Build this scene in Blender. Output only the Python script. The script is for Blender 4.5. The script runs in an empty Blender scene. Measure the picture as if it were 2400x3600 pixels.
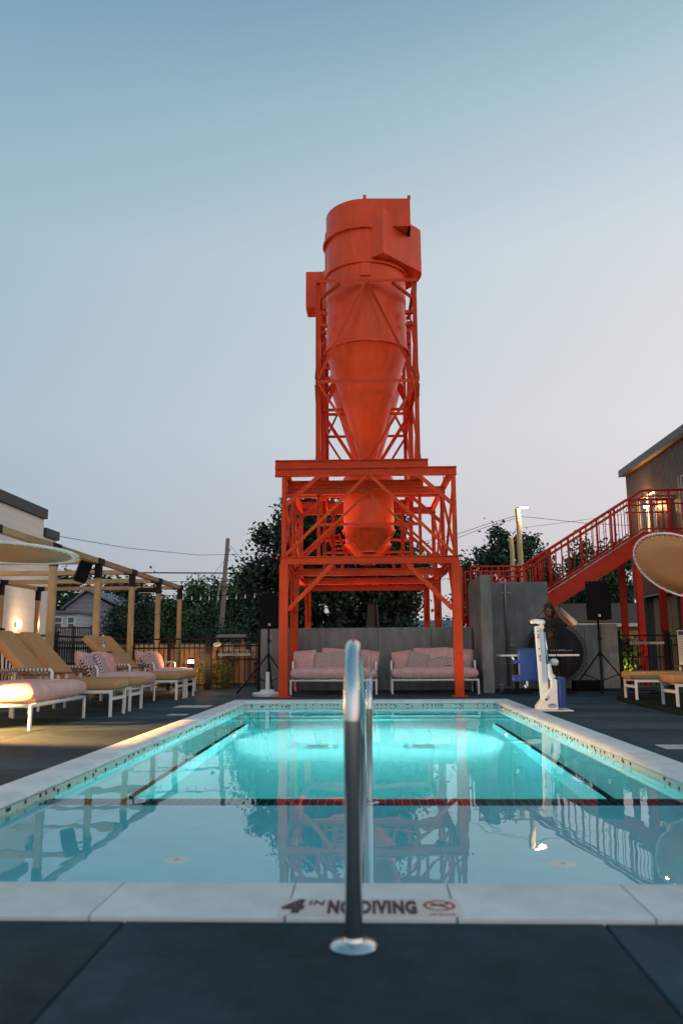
import bpy, math, random
from mathutils import Vector, Matrix
random.seed(7)
SC = bpy.context.scene
COL = SC.collection
R = math.radians
PI = math.pi

# ------------------------------------------------------------------ camera
CAM_H = 0.80
yaw, pitch, roll = R(2.12), R(9.83), R(0.36)
fw = Vector((-math.sin(yaw) * math.cos(pitch), math.cos(yaw) * math.cos(pitch), math.sin(pitch)))
rt = Vector((math.cos(yaw), math.sin(yaw), 0))
up = rt.cross(fw)
rt, up = rt * math.cos(roll) - up * math.sin(roll), up * math.cos(roll) + rt * math.sin(roll)
cd = bpy.data.cameras.new('camera')
cam = bpy.data.objects.new('camera', cd)
COL.objects.link(cam)
cam.matrix_world = Matrix(((rt.x, up.x, -fw.x, 0), (rt.y, up.y, -fw.y, 0), (rt.z, up.z, -fw.z, CAM_H), (0, 0, 0, 1)))
cd.sensor_fit = 'VERTICAL'
cd.sensor_height = 36
cd.sensor_width = 24
cd.lens = 28.0
cd.clip_start = 0.05
cd.clip_end = 2000
cd.dof.use_dof = True
cd.dof.focus_distance = 14.5
cd.dof.aperture_fstop = 2.4
SC.camera = cam

# ------------------------------------------------------------------ world: dusk sky
w = bpy.data.worlds.new('World')
SC.world = w
w.use_nodes = True
nt = w.node_tree
nt.nodes.clear()
def wn(t, **k):
    n = nt.nodes.new(t)
    for a, b in k.items(): setattr(n, a, b)
    return n
def wl(a, b): nt.links.new(a, b)
tc = wn('ShaderNodeTexCoord'); sep = wn('ShaderNodeSeparateXYZ'); wl(tc.outputs['Generated'], sep.inputs[0])
ramp = wn('ShaderNodeValToRGB'); wl(sep.outputs['Z'], ramp.inputs[0])
els = ramp.color_ramp.elements
def srgb(r, g, b):
    f = lambda c: (c / 255 / 12.92) if c <= 10 else ((c / 255 + .055) / 1.055) ** 2.4
    return (f(r), f(g), f(b), 1)
stops = [(0.0, (206, 199, 202)), (0.10, (209, 205, 208)), (0.264, (213, 218, 222)), (0.459, (202, 215, 221)),
         (0.60, (166, 195, 207)), (0.68, (136, 172, 189)), (0.80, (120, 159, 178)), (1.0, (112, 152, 173))]
els[0].position = 0; els[0].color = srgb(*stops[0][1])
els[1].position = 1; els[1].color = srgb(*stops[-1][1])
for p, c in stops[1:-1]:
    e = els.new(p); e.color = srgb(*c)
# brighter and pinker towards the afterglow in the east-right (+X), bluer on the other side
az = wn('ShaderNodeMapRange'); az.inputs['From Min'].default_value = -0.5; az.inputs['From Max'].default_value = 0.5
wl(sep.outputs['X'], az.inputs['Value'])
tint = wn('ShaderNodeMix', data_type='RGBA')
wl(az.outputs['Result'], tint.inputs['Factor'])
tint.inputs['A'].default_value = (0.60, 0.76, 0.85, 1)
tint.inputs['B'].default_value = (1.27, 1.15, 1.13, 1)
mul0 = wn('ShaderNodeMix', data_type='RGBA', blend_type='MULTIPLY'); mul0.inputs['Factor'].default_value = 1
wl(ramp.outputs['Color'], mul0.inputs['A']); wl(tint.outputs['Result'], mul0.inputs['B'])
# the western sky behind the camera still holds the broad warm afterglow
back = wn('ShaderNodeMapRange'); back.interpolation_type = 'SMOOTHSTEP'
back.inputs['From Min'].default_value = -0.9; back.inputs['From Max'].default_value = 0.62; wl(sep.outputs['Y'], back.inputs['Value'])
dusk = wn('ShaderNodeMix', data_type='RGBA'); wl(back.outputs['Result'], dusk.inputs['Factor'])
dusk.inputs['A'].default_value = (1.55, 1.42, 1.34, 1); dusk.inputs['B'].default_value = (1, 1, 1, 1)
mul = wn('ShaderNodeMix', data_type='RGBA', blend_type='MULTIPLY'); mul.inputs['Factor'].default_value = 1
wl(mul0.outputs['Result'], mul.inputs['A']); wl(dusk.outputs['Result'], mul.inputs['B'])
sky = wn('ShaderNodeTexSky', sky_type='NISHITA'); sky.sun_disc = False
sky.sun_elevation = R(1.0); sky.sun_rotation = R(65); sky.air_density = 1.0; sky.dust_density = 2.0
skg = wn('ShaderNodeMix', data_type='RGBA', blend_type='MULTIPLY'); skg.inputs['Factor'].default_value = 1
wl(sky.outputs['Color'], skg.inputs['A']); skg.inputs['B'].default_value = (0.12, 0.12, 0.12, 1)
mx = wn('ShaderNodeMix', data_type='RGBA'); mx.inputs['Factor'].default_value = 0.04
wl(mul.outputs['Result'], mx.inputs['A']); wl(skg.outputs['Result'], mx.inputs['B'])
bg = wn('ShaderNodeBackground'); bg.inputs['Strength'].default_value = 1.0
wl(mx.outputs['Result'], bg.inputs['Color'])
wo = wn('ShaderNodeOutputWorld'); wl(bg.outputs[0], wo.inputs[0])

SC.view_settings.view_transform = 'Standard'
SC.view_settings.look = 'None'
SC.view_settings.exposure = 0.0
SC.view_settings.gamma = 1
SC.view_settings.use_curve_mapping = False
SC.render.engine = 'CYCLES'
SC.cycles.use_denoising = True
SC.cycles.max_bounces = 10
SC.cycles.sample_clamp_indirect = 6

# ------------------------------------------------------------------ materials
MATS = {}
def M(name, col, rough=.6, metal=0., var=.12, scale=6., bump=0., bscale=80., spec=.5, emis=None, estr=0., stretch=None, island=0., detail=5., var2=0., scale2=1.):
    if name in MATS: return MATS[name]
    m = bpy.data.materials.new(name); m.use_nodes = True
    t = m.node_tree; N = t.nodes; L = t.links
    b = N['Principled BSDF']
    b.inputs['Roughness'].default_value = rough; b.inputs['Metallic'].default_value = metal
    b.inputs['Specular IOR Level'].default_value = spec
    if emis:
        b.inputs['Emission Color'].default_value = (*emis, 1); b.inputs['Emission Strength'].default_value = estr
    co = N.new('ShaderNodeTexCoord'); src = co.outputs['Object']
    if stretch:
        mp = N.new('ShaderNodeMapping'); mp.inputs['Scale'].default_value = stretch; L.new(src, mp.inputs[0]); src = mp.outputs[0]
    nz = N.new('ShaderNodeTexNoise'); nz.inputs['Scale'].default_value = scale; nz.inputs['Detail'].default_value = detail; nz.inputs['Roughness'].default_value = .65
    L.new(src, nz.inputs['Vector'])
    mr = N.new('ShaderNodeMapRange'); mr.inputs['From Min'].default_value = .3; mr.inputs['From Max'].default_value = .7
    mr.inputs['To Min'].default_value = 1 - var; mr.inputs['To Max'].default_value = 1 + var
    L.new(nz.outputs['Fac'], mr.inputs['Value']); fac = mr.outputs['Result']
    if var2:
        n2 = N.new('ShaderNodeTexNoise'); n2.inputs['Scale'].default_value = scale2; n2.inputs['Detail'].default_value = 3
        L.new(co.outputs['Object'], n2.inputs['Vector'])
        m2 = N.new('ShaderNodeMapRange'); m2.inputs['From Min'].default_value = .35; m2.inputs['From Max'].default_value = .65
        m2.inputs['To Min'].default_value = 1 - var2; m2.inputs['To Max'].default_value = 1 + var2; L.new(n2.outputs['Fac'], m2.inputs['Value'])
        mm = N.new('ShaderNodeMath'); mm.operation = 'MULTIPLY'; L.new(fac, mm.inputs[0]); L.new(m2.outputs['Result'], mm.inputs[1]); fac = mm.outputs[0]
    if island:
        g = N.new('ShaderNodeNewGeometry'); m3 = N.new('ShaderNodeMapRange'); m3.inputs['To Min'].default_value = 1 - island; m3.inputs['To Max'].default_value = 1 + island
        L.new(g.outputs['Random Per Island'], m3.inputs['Value'])
        mm = N.new('ShaderNodeMath'); mm.operation = 'MULTIPLY'; L.new(fac, mm.inputs[0]); L.new(m3.outputs['Result'], mm.inputs[1]); fac = mm.outputs[0]
    vm = N.new('ShaderNodeVectorMath'); vm.operation = 'SCALE'; vm.inputs[0].default_value = col; L.new(fac, vm.inputs['Scale'])
    L.new(vm.outputs[0], b.inputs['Base Color'])
    if bump:
        n3 = N.new('ShaderNodeTexNoise'); n3.inputs['Scale'].default_value = bscale; n3.inputs['Detail'].default_value = 4; L.new(src, n3.inputs['Vector'])
        bp = N.new('ShaderNodeBump'); bp.inputs['Strength'].default_value = bump; bp.inputs['Distance'].default_value = .01
        L.new(n3.outputs['Fac'], bp.inputs['Height']); L.new(bp.outputs[0], b.inputs['Normal'])
    MATS[name] = m
    return m

def stripe_mat(name, ca, cb, freq, axis, rough=.9, bump=.5):
    m = bpy.data.materials.new(name); m.use_nodes = True
    t = m.node_tree; N = t.nodes; L = t.links; b = N['Principled BSDF']; b.inputs['Roughness'].default_value = rough
    b.inputs['Specular IOR Level'].default_value = .2
    co = N.new('ShaderNodeTexCoord'); s = N.new('ShaderNodeSeparateXYZ'); L.new(co.outputs['Object'], s.inputs[0])
    k = N.new('ShaderNodeMath'); k.operation = 'MULTIPLY'; L.new(s.outputs[axis], k.inputs[0]); k.inputs[1].default_value = freq * 2 * PI
    sn = N.new('ShaderNodeMath'); sn.operation = 'SINE'; L.new(k.outputs[0], sn.inputs[0])
    mr = N.new('ShaderNodeMapRange'); mr.inputs['From Min'].default_value = -1; L.new(sn.outputs[0], mr.inputs['Value'])
    mx = N.new('ShaderNodeMix'); mx.data_type = 'RGBA'; L.new(mr.outputs['Result'], mx.inputs['Factor'])
    mx.inputs['A'].default_value = (*ca, 1); mx.inputs['B'].default_value = (*cb, 1)
    nz = N.new('ShaderNodeTexNoise'); nz.inputs['Scale'].default_value = 9; L.new(co.outputs['Object'], nz.inputs['Vector'])
    m2 = N.new('ShaderNodeMapRange'); m2.inputs['To Min'].default_value = .75; m2.inputs['To Max'].default_value = 1.25; L.new(nz.outputs['Fac'], m2.inputs['Value'])
    vm = N.new('ShaderNodeVectorMath'); vm.operation = 'SCALE'; L.new(mx.outputs['Result'], vm.inputs[0]); L.new(m2.outputs['Result'], vm.inputs['Scale'])
    L.new(vm.outputs[0], b.inputs['Base Color'])
    bp = N.new('ShaderNodeBump'); bp.inputs['Strength'].default_value = bump; bp.inputs['Distance'].default_value = .006
    L.new(mr.outputs['Result'], bp.inputs['Height']); L.new(bp.outputs[0], b.inputs['Normal'])
    return m

def lattice_mat(name):
    # cream lattice printed over dark red leaves (throw pillows)
    m = bpy.data.materials.new(name); m.use_nodes = True
    t = m.node_tree; N = t.nodes; L = t.links; b = N['Principled BSDF']; b.inputs['Roughness'].default_value = .95
    b.inputs['Specular IOR Level'].default_value = .15
    co = N.new('ShaderNodeTexCoord'); s = N.new('ShaderNodeSeparateXYZ'); L.new(co.outputs['Object'], s.inputs[0])
    def mth(op, a, b_):
        n = N.new('ShaderNodeMath'); n.operation = op
        for i, v in enumerate((a, b_)):
            if v is None: continue
            if isinstance(v, (int, float)): n.inputs[i].default_value = v
            else: L.new(v, n.inputs[i])
        return n.outputs[0]
    F = 62.
    a = mth('ABSOLUTE', mth('SINE', mth('MULTIPLY', mth('ADD', s.outputs['X'], s.outputs['Z']), F), None), None)
    c = mth('ABSOLUTE', mth('SINE', mth('MULTIPLY', mth('SUBTRACT', s.outputs['X'], s.outputs['Z']), F), None), None)
    mn = mth('MINIMUM', a, c)
    leaf = mth('GREATER_THAN', mn, .52)
    mx = N.new('ShaderNodeMix'); mx.data_type = 'RGBA'; L.new(leaf, mx.inputs['Factor'])
    mx.inputs['A'].default_value = (.62, .52, .49, 1); mx.inputs['B'].default_value = (.20, .035, .04, 1)
    L.new(mx.outputs['Result'], b.inputs['Base Color'])
    return m

ORANGE = M('tower_orange_paint', (.66, .053, .011), rough=.45, spec=.20, var=.10, scale=2.2, var2=.10, scale2=.7, bump=.03, bscale=30)
ORANGE2 = M('cyclone_orange_paint', (.86, .076, .018), rough=.32, spec=.25, var=.13, scale=3., stretch=(2, 2, .35), var2=.10, scale2=1.1)
REDP = M('stair_red_paint', (.64, .034, .015), rough=.42, spec=.22, var=.1, scale=4)
DECK = M('deck_concrete', (.028, .051, .066), rough=.85, spec=.18, var=.30, scale=7.0, var2=.42, scale2=.55, bump=.25, bscale=140)
def vary(mat, amt):
    # a small tone difference from slab to slab
    t = mat.node_tree; N = t.nodes; L = t.links
    oi = N.new('ShaderNodeObjectInfo'); mr = N.new('ShaderNodeMapRange')
    mr.inputs['To Min'].default_value = 1 - amt; mr.inputs['To Max'].default_value = 1 + amt
    L.new(oi.outputs['Random'], mr.inputs['Value'])
    b = N['Principled BSDF']; src = b.inputs['Base Color'].links[0].from_socket
    vm = N.new('ShaderNodeVectorMath'); vm.operation = 'SCALE'; L.new(src, vm.inputs[0]); L.new(mr.outputs['Result'], vm.inputs['Scale'])
    L.new(vm.outputs[0], b.inputs['Base Color'])
vary(DECK, .12)
COPE = M('coping_concrete', (.66, .67, .67), rough=.75, var=.08, scale=7, var2=.08, scale2=1.6, bump=.15, bscale=120)
vary(COPE, .05)
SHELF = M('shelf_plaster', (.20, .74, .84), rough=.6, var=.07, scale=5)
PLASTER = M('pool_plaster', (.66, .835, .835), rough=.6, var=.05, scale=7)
TILEBAND = M('cream_waterline_mosaic', (.52, .52, .47), rough=.35, var=.12, scale=40)
TILE_K = M('black_mosaic', (.016, .030, .040), rough=.7, spec=.2)
TILE_R = M('red_mosaic', (.16, .02, .015), rough=.25)
TILE_G = M('green_mosaic', (.02, .07, .06), rough=.25)
CONC = M('board_formed_concrete', (.21, .21, .205), rough=.85, var=.24, scale=3.2, stretch=(2.2, 2.2, .7), var2=.24, scale2=.8, bump=.2, bscale=70)
STEEL = M('stainless_steel', (.62, .63, .64), rough=.16, metal=1., var=.04, scale=20)
WHITEM = M('white_powder_coat', (.72, .73, .72), rough=.4, var=.04)
TAN = M('tan_outdoor_fabric', (.46, .245, .115), rough=.95, var=.12, scale=14, bump=.3, bscale=300, spec=.15)
PINK = stripe_mat('pink_ribbed_fabric', (.74, .50, .48), (.58, .30, .29), 85, 'Z')
PINKP = M('pink_pillow_fabric', (.64, .35, .33), rough=.95, var=.14, scale=10, bump=.25, bscale=120, spec=.15)
LATT = lattice_mat('printed_pillow_fabric')
ROPE = M('taupe_rope', (.24, .165, .14), rough=.9, var=.2, scale=60)
TEAK = M('teak_armrest', (.17, .062, .028), rough=.5, var=.25, scale=8, stretch=(2, 14, 14))
LUMBER = M('treated_lumber', (.36, .235, .115), rough=.7, var=.2, scale=5, stretch=(9, 9, 1.2), var2=.12, scale2=2)
LUMBERH = M('treated_lumber_beam', (.36, .235, .115), rough=.7, var=.2, scale=5, stretch=(1.2, 1.2, 9), var2=.12, scale2=2)
POLEW = M('old_pole_wood', (.26, .20, .15), rough=.85, var=.25, scale=6, stretch=(7, 7, .8), bump=.4, bscale=25)
NEWPOLE = M('new_pole_wood', (.52, .38, .21), rough=.75, var=.2, scale=5, stretch=(6, 6, .8))
BLACKM = M('black_metal', (.006, .006, .007), rough=.6, var=.1, spec=.25)
BLACKP = M('black_plastic', (.006, .006, .007), rough=.75, var=.1, spec=.2)
GRILL = M('speaker_grille', (.005, .005, .006), rough=.85, var=.4, scale=200, spec=.15)
WHITEP = M('white_plastic', (.74, .75, .74), rough=.4, var=.05)
BLUEP = M('blue_plastic', (.016, .036, .17), rough=.42, var=.1)
STUCCO = M('white_painted_block', (.80, .77, .72), rough=.8, var=.06, scale=9, bump=.15, bscale=60)
CAPM = M('dark_roof_cap', (.045, .047, .052), rough=.6)
CANVAS = M('shade_canvas', (.46, .28, .17), rough=.9, var=.08, scale=30, bump=.1, bscale=400, spec=.15)
CANVASD = M('dark_canvas', (.022, .022, .024), rough=.9)
CORR = M('corrugated_brown_metal', (.12, .070, .048), rough=.45, metal=.35, var=.2, scale=2)
WOODW = M('warm_timber_boards', (.30, .16, .065), rough=.6, var=.25, scale=6, stretch=(9, 9, 1))
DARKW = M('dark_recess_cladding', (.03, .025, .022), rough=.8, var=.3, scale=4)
GLASSD = M('dark_window_glass', (.015, .018, .022), rough=.05, spec=.8)
LEAF_D = M('dark_maple_leaves', (.030, .056, .030), rough=.6, var=.3, scale=1.2, island=.55, spec=.3)
LEAF_M = M('mid_green_leaves', (.052, .105, .040), rough=.6, var=.3, scale=.8, island=.55, spec=.3)
LEAF_L = M('light_green_leaves', (.075, .125, .035), rough=.6, var=.3, scale=1.2, island=.5, spec=.3)
LEAF_Y = M('golden_grass_leaves', (.22, .20, .05), rough=.7, var=.3, scale=3, island=.5, spec=.2)
BARK = M('bark', (.06, .045, .035), rough=.9, var=.3, scale=8, stretch=(4, 4, 1))
TURF = M('dark_green_turf', (.012, .022, .012), rough=.95, var=.4, scale=40, bump=.6, bscale=300, spec=.1)
GROUND = M('earth_ground', (.05, .05, .042), rough=.95, var=.3, scale=.6, bump=.2, bscale=20)
SIDEW = stripe_mat('white_clapboard', (.50, .52, .54), (.40, .42, .45), 3.2, 'Z', rough=.7, bump=1.)
SIDEP = stripe_mat('mauve_siding', (.30, .25, .29), (.24, .20, .24), 2.6, 'Z', rough=.7, bump=1.)
BRICKO = stripe_mat('orange_siding', (.52, .25, .12), (.42, .19, .09), 5., 'Z', rough=.7, bump=1.)
SHING = stripe_mat('brown_shingles', (.13, .078, .06), (.075, .046, .036), 6., 'Y', rough=.9, bump=1.)
GREYROOF = M('grey_shingles', (.16, .17, .19), rough=.9, var=.2, scale=3)
TRIM = M('cream_trim', (.62, .52, .42), rough=.6)
DARKRED = M('dark_stained_deck_wood', (.075, .028, .02), rough=.7, var=.3, scale=6)
INK = M('black_print', (.012, .012, .016), rough=.5, var=0)
REDINK = M('red_print', (.42, .02, .05), rough=.5, var=0)
BLUEINK = M('navy_print', (.02, .035, .16), rough=.5, var=0)
GREYINK = M('grey_print', (.22, .22, .24), rough=.6, var=0)
PLAQUE = M('marker_tile_glaze', (.60, .585, .55), rough=.3, var=.03)
SKIN = M('skin', (.20, .10, .072), rough=.55, var=.1, scale=30)
HAIR = M('dark_hair', (.012, .010, .009), rough=.6)
CLOTH = M('black_tshirt', (.016, .017, .017), rough=.9, var=.15)
TROUS = M('dark_trousers', (.02, .021, .024), rough=.9, var=.15)
GALV = M('galvanised_steel', (.36, .34, .31), rough=.45, metal=.7, var=.12)
GLOW_W = M('warm_lamp_glow', (1, .8, .55), emis=(1, .63, .30), estr=22, var=0)
GLOW_S = M('street_lamp_glow', (1, .9, .7), emis=(1, .80, .52), estr=60, var=0)
GLOW_P = M('bollard_lamp_glow', (1, .8, .6), emis=(1, .55, .32), estr=16, var=0)
GLOW_POOL = M('pool_lamp_glow', (1, 1, 1), emis=(.75, 1, 1), estr=45, var=0)
CLEAR = M('clear_plastic', (.6, .62, .62), rough=.25, spec=.5)
CLEAR.node_tree.nodes['Principled BSDF'].inputs['Transmission Weight'].default_value = .75

# ------------------------------------------------------------------ mesh builder
class MB:
    def __init__(s, off=(0, 0, 0)):
        s.v = []; s.f = []; s.off = Vector(off)
    def add(s, vs, fs):
        n = len(s.v); s.v += [Vector(p) - s.off for p in vs]; s.f += [tuple(i + n for i in f) for f in fs]; return s
    def box(s, x0, x1, y0, y1, z0, z1):
        vs = [(x, y, z) for z in (z0, z1) for y in (y0, y1) for x in (x0, x1)]
        return s.add(vs, [(0, 2, 3, 1), (4, 5, 7, 6), (0, 1, 5, 4), (2, 6, 7, 3), (0, 4, 6, 2), (1, 3, 7, 5)])
    def cbox(s, c, d): return s.box(c[0] - d[0] / 2, c[0] + d[0] / 2, c[1] - d[1] / 2, c[1] + d[1] / 2, c[2] - d[2] / 2, c[2] + d[2] / 2)
    def obox(s, m, d):
        vs = [m @ Vector((x * d[0] / 2, y * d[1] / 2, z * d[2] / 2)) for z in (-1, 1) for y in (-1, 1) for x in (-1, 1)]
        return s.add(vs, [(0, 2, 3, 1), (4, 5, 7, 6), (0, 1, 5, 4), (2, 6, 7, 3), (0, 4, 6, 2), (1, 3, 7, 5)])
    def frame(s, p, q, upv=(0, 0, 1)):
        p, q = Vector(p), Vector(q); d = (q - p).normalized(); u = Vector(upv)
        if abs(d.dot(u)) > .98: u = Vector((0, 1, 0))
        a = d.cross(u).normalized(); b = a.cross(d).normalized(); return p, q, a, b
    def beam(s, p, q, wa, hb, upv=(0, 0, 1)):
        p, q, a, b = s.frame(p, q, upv)
        vs = [o + a * i * wa / 2 + b * j * hb / 2 for o in (p, q) for j in (-1, 1) for i in (-1, 1)]
        return s.add(vs, [(0, 1, 3, 2), (4, 6, 7, 5), (0, 4, 5, 1), (2, 3, 7, 6), (0, 2, 6, 4), (1, 5, 7, 3)])
    def ibeam(s, p, q, wd, h, t=.014, upv=(0, 0, 1)):
        p, q, a, b = s.frame(p, q, upv)
        s.beam(p, q, t, h - 2 * t - .002, upv)
        for k in (-1, 1): s.beam(p + b * k * (h - t) / 2, q + b * k * (h - t) / 2, wd, t, upv)
        return s
    def angle(s, p, q, wd, t=.009, upv=(0, 0, 1)):
        p, q, a, b = s.frame(p, q, upv)
        s.beam(p + b * (wd / 2 - t / 2), q + b * (wd / 2 - t / 2), wd, t, upv)
        s.beam(p + a * (wd / 2 - t / 2) - b * t / 2, q + a * (wd / 2 - t / 2) - b * t / 2, t, wd - t - .001, upv)
        return s
    def tube(s, pts, r, n=10, cap=True):
        pts = [Vector(p) for p in pts]; rs = r if isinstance(r, (list, tuple)) else [r] * len(pts)
        base = len(s.v); prev = None; fs = []; vs = []
        for i, p in enumerate(pts):
            d = (pts[min(i + 1, len(pts) - 1)] - pts[max(i - 1, 0)]).normalized()
            if prev is None:
                u = Vector((0, 0, 1)) if abs(d.z) < .9 else Vector((1, 0, 0)); a = d.cross(u).normalized()
            else:
                a = (prev - d * prev.dot(d)).normalized()
            prev = a; b = d.cross(a)
            vs += [p + (a * math.cos(2 * PI * k / n) + b * math.sin(2 * PI * k / n)) * rs[i] for k in range(n)]
        for i in range(len(pts) - 1):
            for k in range(n):
                k2 = (k + 1) % n; fs.append((i * n + k, i * n + k2, (i + 1) * n + k2, (i + 1) * n + k))
        if cap: fs += [tuple(range(n))[::-1], tuple(range((len(pts) - 1) * n, len(pts) * n))]
        return s.add(vs, fs)
    def lathe(s, prof, c=(0, 0, 0), n=32, cap=False, a0=0, a1=2 * PI):
        c = Vector(c); full = abs(a1 - a0 - 2 * PI) < 1e-6; m = n if full else n + 1; vs = []; fs = []
        for r, z in prof:
            vs += [c + Vector((r * math.cos(a0 + (a1 - a0) * k / n), r * math.sin(a0 + (a1 - a0) * k / n), z)) for k in range(m)]
        for i in range(len(prof) - 1):
            for k in range(n):
                k2 = (k + 1) % m; fs.append((i * m + k, i * m + k2, (i + 1) * m + k2, (i + 1) * m + k))
        if cap and full: fs += [tuple(range(n))[::-1], tuple(range((len(prof) - 1) * n, len(prof) * n))]
        return s.add(vs, fs)
    def prism(s, poly, vec):
        n = len(poly); vec = Vector(vec); vs = [Vector(p) for p in poly]; vs += [p + vec for p in vs]
        return s.add(vs, [tuple(range(n))[::-1], tuple(range(n, 2 * n))] + [(i, (i + 1) % n, (i + 1) % n + n, i + n) for i in range(n)])
    def sphere(s, c, r, n=12, m=8, mat=None):
        c = Vector(c); rx, ry, rz = (r, r, r) if isinstance(r, (int, float)) else r; vs = [(0, 0, -rz)]; fs = []
        for j in range(1, m):
            t = -PI / 2 + PI * j / m
            vs += [(rx * math.cos(t) * math.cos(2 * PI * k / n), ry * math.cos(t) * math.sin(2 * PI * k / n), rz * math.sin(t)) for k in range(n)]
        vs.append((0, 0, rz)); top = len(vs) - 1
        for k in range(n): fs.append((0, 1 + (k + 1) % n, 1 + k)); fs.append((top, top - n + k, top - n + (k + 1) % n))
        for j in range(m - 2):
            for k in range(n):
                k2 = (k + 1) % n; fs.append((1 + j * n + k, 1 + j * n + k2, 1 + (j + 1) * n + k2, 1 + (j + 1) * n + k))
        mt = mat or Matrix.Identity(3)
        return s.add([c + mt @ Vector(v) for v in vs], fs)
    def cushion(s, c, d, p=7., e=.38, n=18, mat=None, sag=0., crown=0.):
        # soft padded block: flat-ish faces that close in a seam along the edge
        c = Vector(c); mt = mat or Matrix.Identity(3); vs = []; fs = []
        for sg in (1, -1):
            for j in range(n + 1):
                for i in range(n + 1):
                    a = -math.cos(PI * i / n); b = -math.cos(PI * j / n)
                    t = (max(0, 1 - abs(a) ** p) * max(0, 1 - abs(b) ** p)) ** e
                    pin = 1 - .03 * (abs(a * b)) ** 4
                    z = sg * d[2] / 2 * t * (1 + crown * (1 - a * a) * (1 - b * b)) - sag * (1 - a * a) * (1 if sg > 0 else 0)
                    vs.append(c + mt @ Vector((a * d[0] / 2 * pin, b * d[1] / 2 * pin, z)))
            o = 0 if sg > 0 else (n + 1) ** 2
            for j in range(n):
                for i in range(n):
                    q = (o + j * (n + 1) + i, o + j * (n + 1) + i + 1, o + (j + 1) * (n + 1) + i + 1, o + (j + 1) * (n + 1) + i)
                    fs.append(q if sg > 0 else q[::-1])
        return s.add(vs, fs)
    def mesh(s, name, mat=None, smooth=False):
        me = bpy.data.meshes.new(name); me.from_pydata([tuple(v) for v in s.v], [], s.f)
        if mat: me.materials.append(mat)
        if smooth:
            me.shade_smooth() if smooth is True else me.shade_smooth()
        me.update()
        return me
    def build(s, name, mat, parent=None, smooth=False, bevel=0., sharp=None):
        me = s.mesh(name, mat, smooth)
        o = bpy.data.objects.new(name, me); COL.objects.link(o)
        if parent: o.parent = parent
        else:
            o.location = s.off
        if smooth and sharp is not None:
            me.set_sharp_from_angle(angle=R(sharp))
        if bevel:
            b = o.modifiers.new('bevel', 'BEVEL'); b.width = bevel; b.segments = 2; b.limit_method = 'ANGLE'; b.angle_limit = R(40)
        return o

def tag(o, label=None, cat=None, group=None, kind=None):
    if label: o['label'] = label
    if cat: o['category'] = cat
    if group: o['group'] = group
    if kind: o['kind'] = kind
    return o
def thing(name, label, cat, loc=(0, 0, 0), rz=0., group=None):
    o = bpy.data.objects.new(name, None); COL.objects.link(o); o.location = loc; o.rotation_euler = (0, 0, rz)
    o.empty_display_size = .1
    return tag(o, label, cat, group)
def struct(o): o['kind'] = 'structure'; return o
def empty_struct(name, loc=(0, 0, 0)):
    o = bpy.data.objects.new(name, None); COL.objects.link(o); o.location = loc; o['kind'] = 'structure'; return o
def inst(name, me, parent, loc=(0, 0, 0), rot=(0, 0, 0), sc=None):
    o = bpy.data.objects.new(name, me); COL.objects.link(o); o.parent = parent; o.location = loc; o.rotation_euler = rot
    if sc: o.scale = sc
    return o
def copy_tree(o, parent=None):
    c = o.copy(); COL.objects.link(c)
    if parent: c.parent = parent
    for ch in o.children: copy_tree(ch, c)
    return c
def light(kind, loc, energy, col, parent=None, size=.1, aim=None, spot=None, blend=.5, name='lamp_light'):
    d = bpy.data.lights.new(name, kind); d.energy = energy; d.color = col
    if kind == 'AREA': d.size = size
    else: d.shadow_soft_size = size
    if spot: d.spot_size = spot; d.spot_blend = blend
    o = bpy.data.objects.new(name, d); COL.objects.link(o)
    loc = Vector(loc)
    if aim is not None:
        o.rotation_euler = (Vector(aim) - loc).to_track_quat('-Z', 'Y').to_euler()
    if parent:
        o.parent = parent; o.location = loc - parent.location
    else: o.location = loc
    return o
def text_mesh(txt, name, mat, parent, mtx, size, xs=1., bold=.0, align='LEFT', shear=0., depth=.0008, spacing=1.):
    cu = bpy.data.curves.new(name, 'FONT'); cu.body = txt; cu.size = size; cu.offset = bold; cu.align_x = align; cu.shear = shear; cu.extrude = depth; cu.space_character = spacing
    tmp = bpy.data.objects.new('tmp', cu); COL.objects.link(tmp)
    dg = bpy.context.evaluated_depsgraph_get(); me = bpy.data.meshes.new_from_object(tmp.evaluated_get(dg))
    bpy.data.objects.remove(tmp); bpy.data.curves.remove(cu)
    me.transform(Matrix.Diagonal((xs, 1, 1, 1))); me.transform(mtx)
    me.materials.clear(); me.materials.append(mat); me.name = name
    o = bpy.data.objects.new(name, me); COL.objects.link(o); o.parent = parent
    return o

# ================================================================== SETTING
# pool: inner walls, coping outer edges, water level
PX0, PX1, PY0, PY1 = -1.99, 1.90, 2.93, 12.75
OX0, OX1, OY0, OY1 = -2.23, 2.14, 2.55, 13.18
ZW = -.07
g = MB()
BIG = 600
g.box(-BIG, BIG, -BIG, OY0 - .1, -.3, -.12); g.box(-BIG, BIG, OY1 + .1, BIG, -.3, -.12)
g.box(-BIG, OX0 - .1, OY0 - .1, OY1 + .1, -.3, -.12); g.box(OX1 + .1, BIG, OY0 - .1, OY1 + .1, -.3, -.12)
struct(g.build('ground', GROUND))

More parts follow.
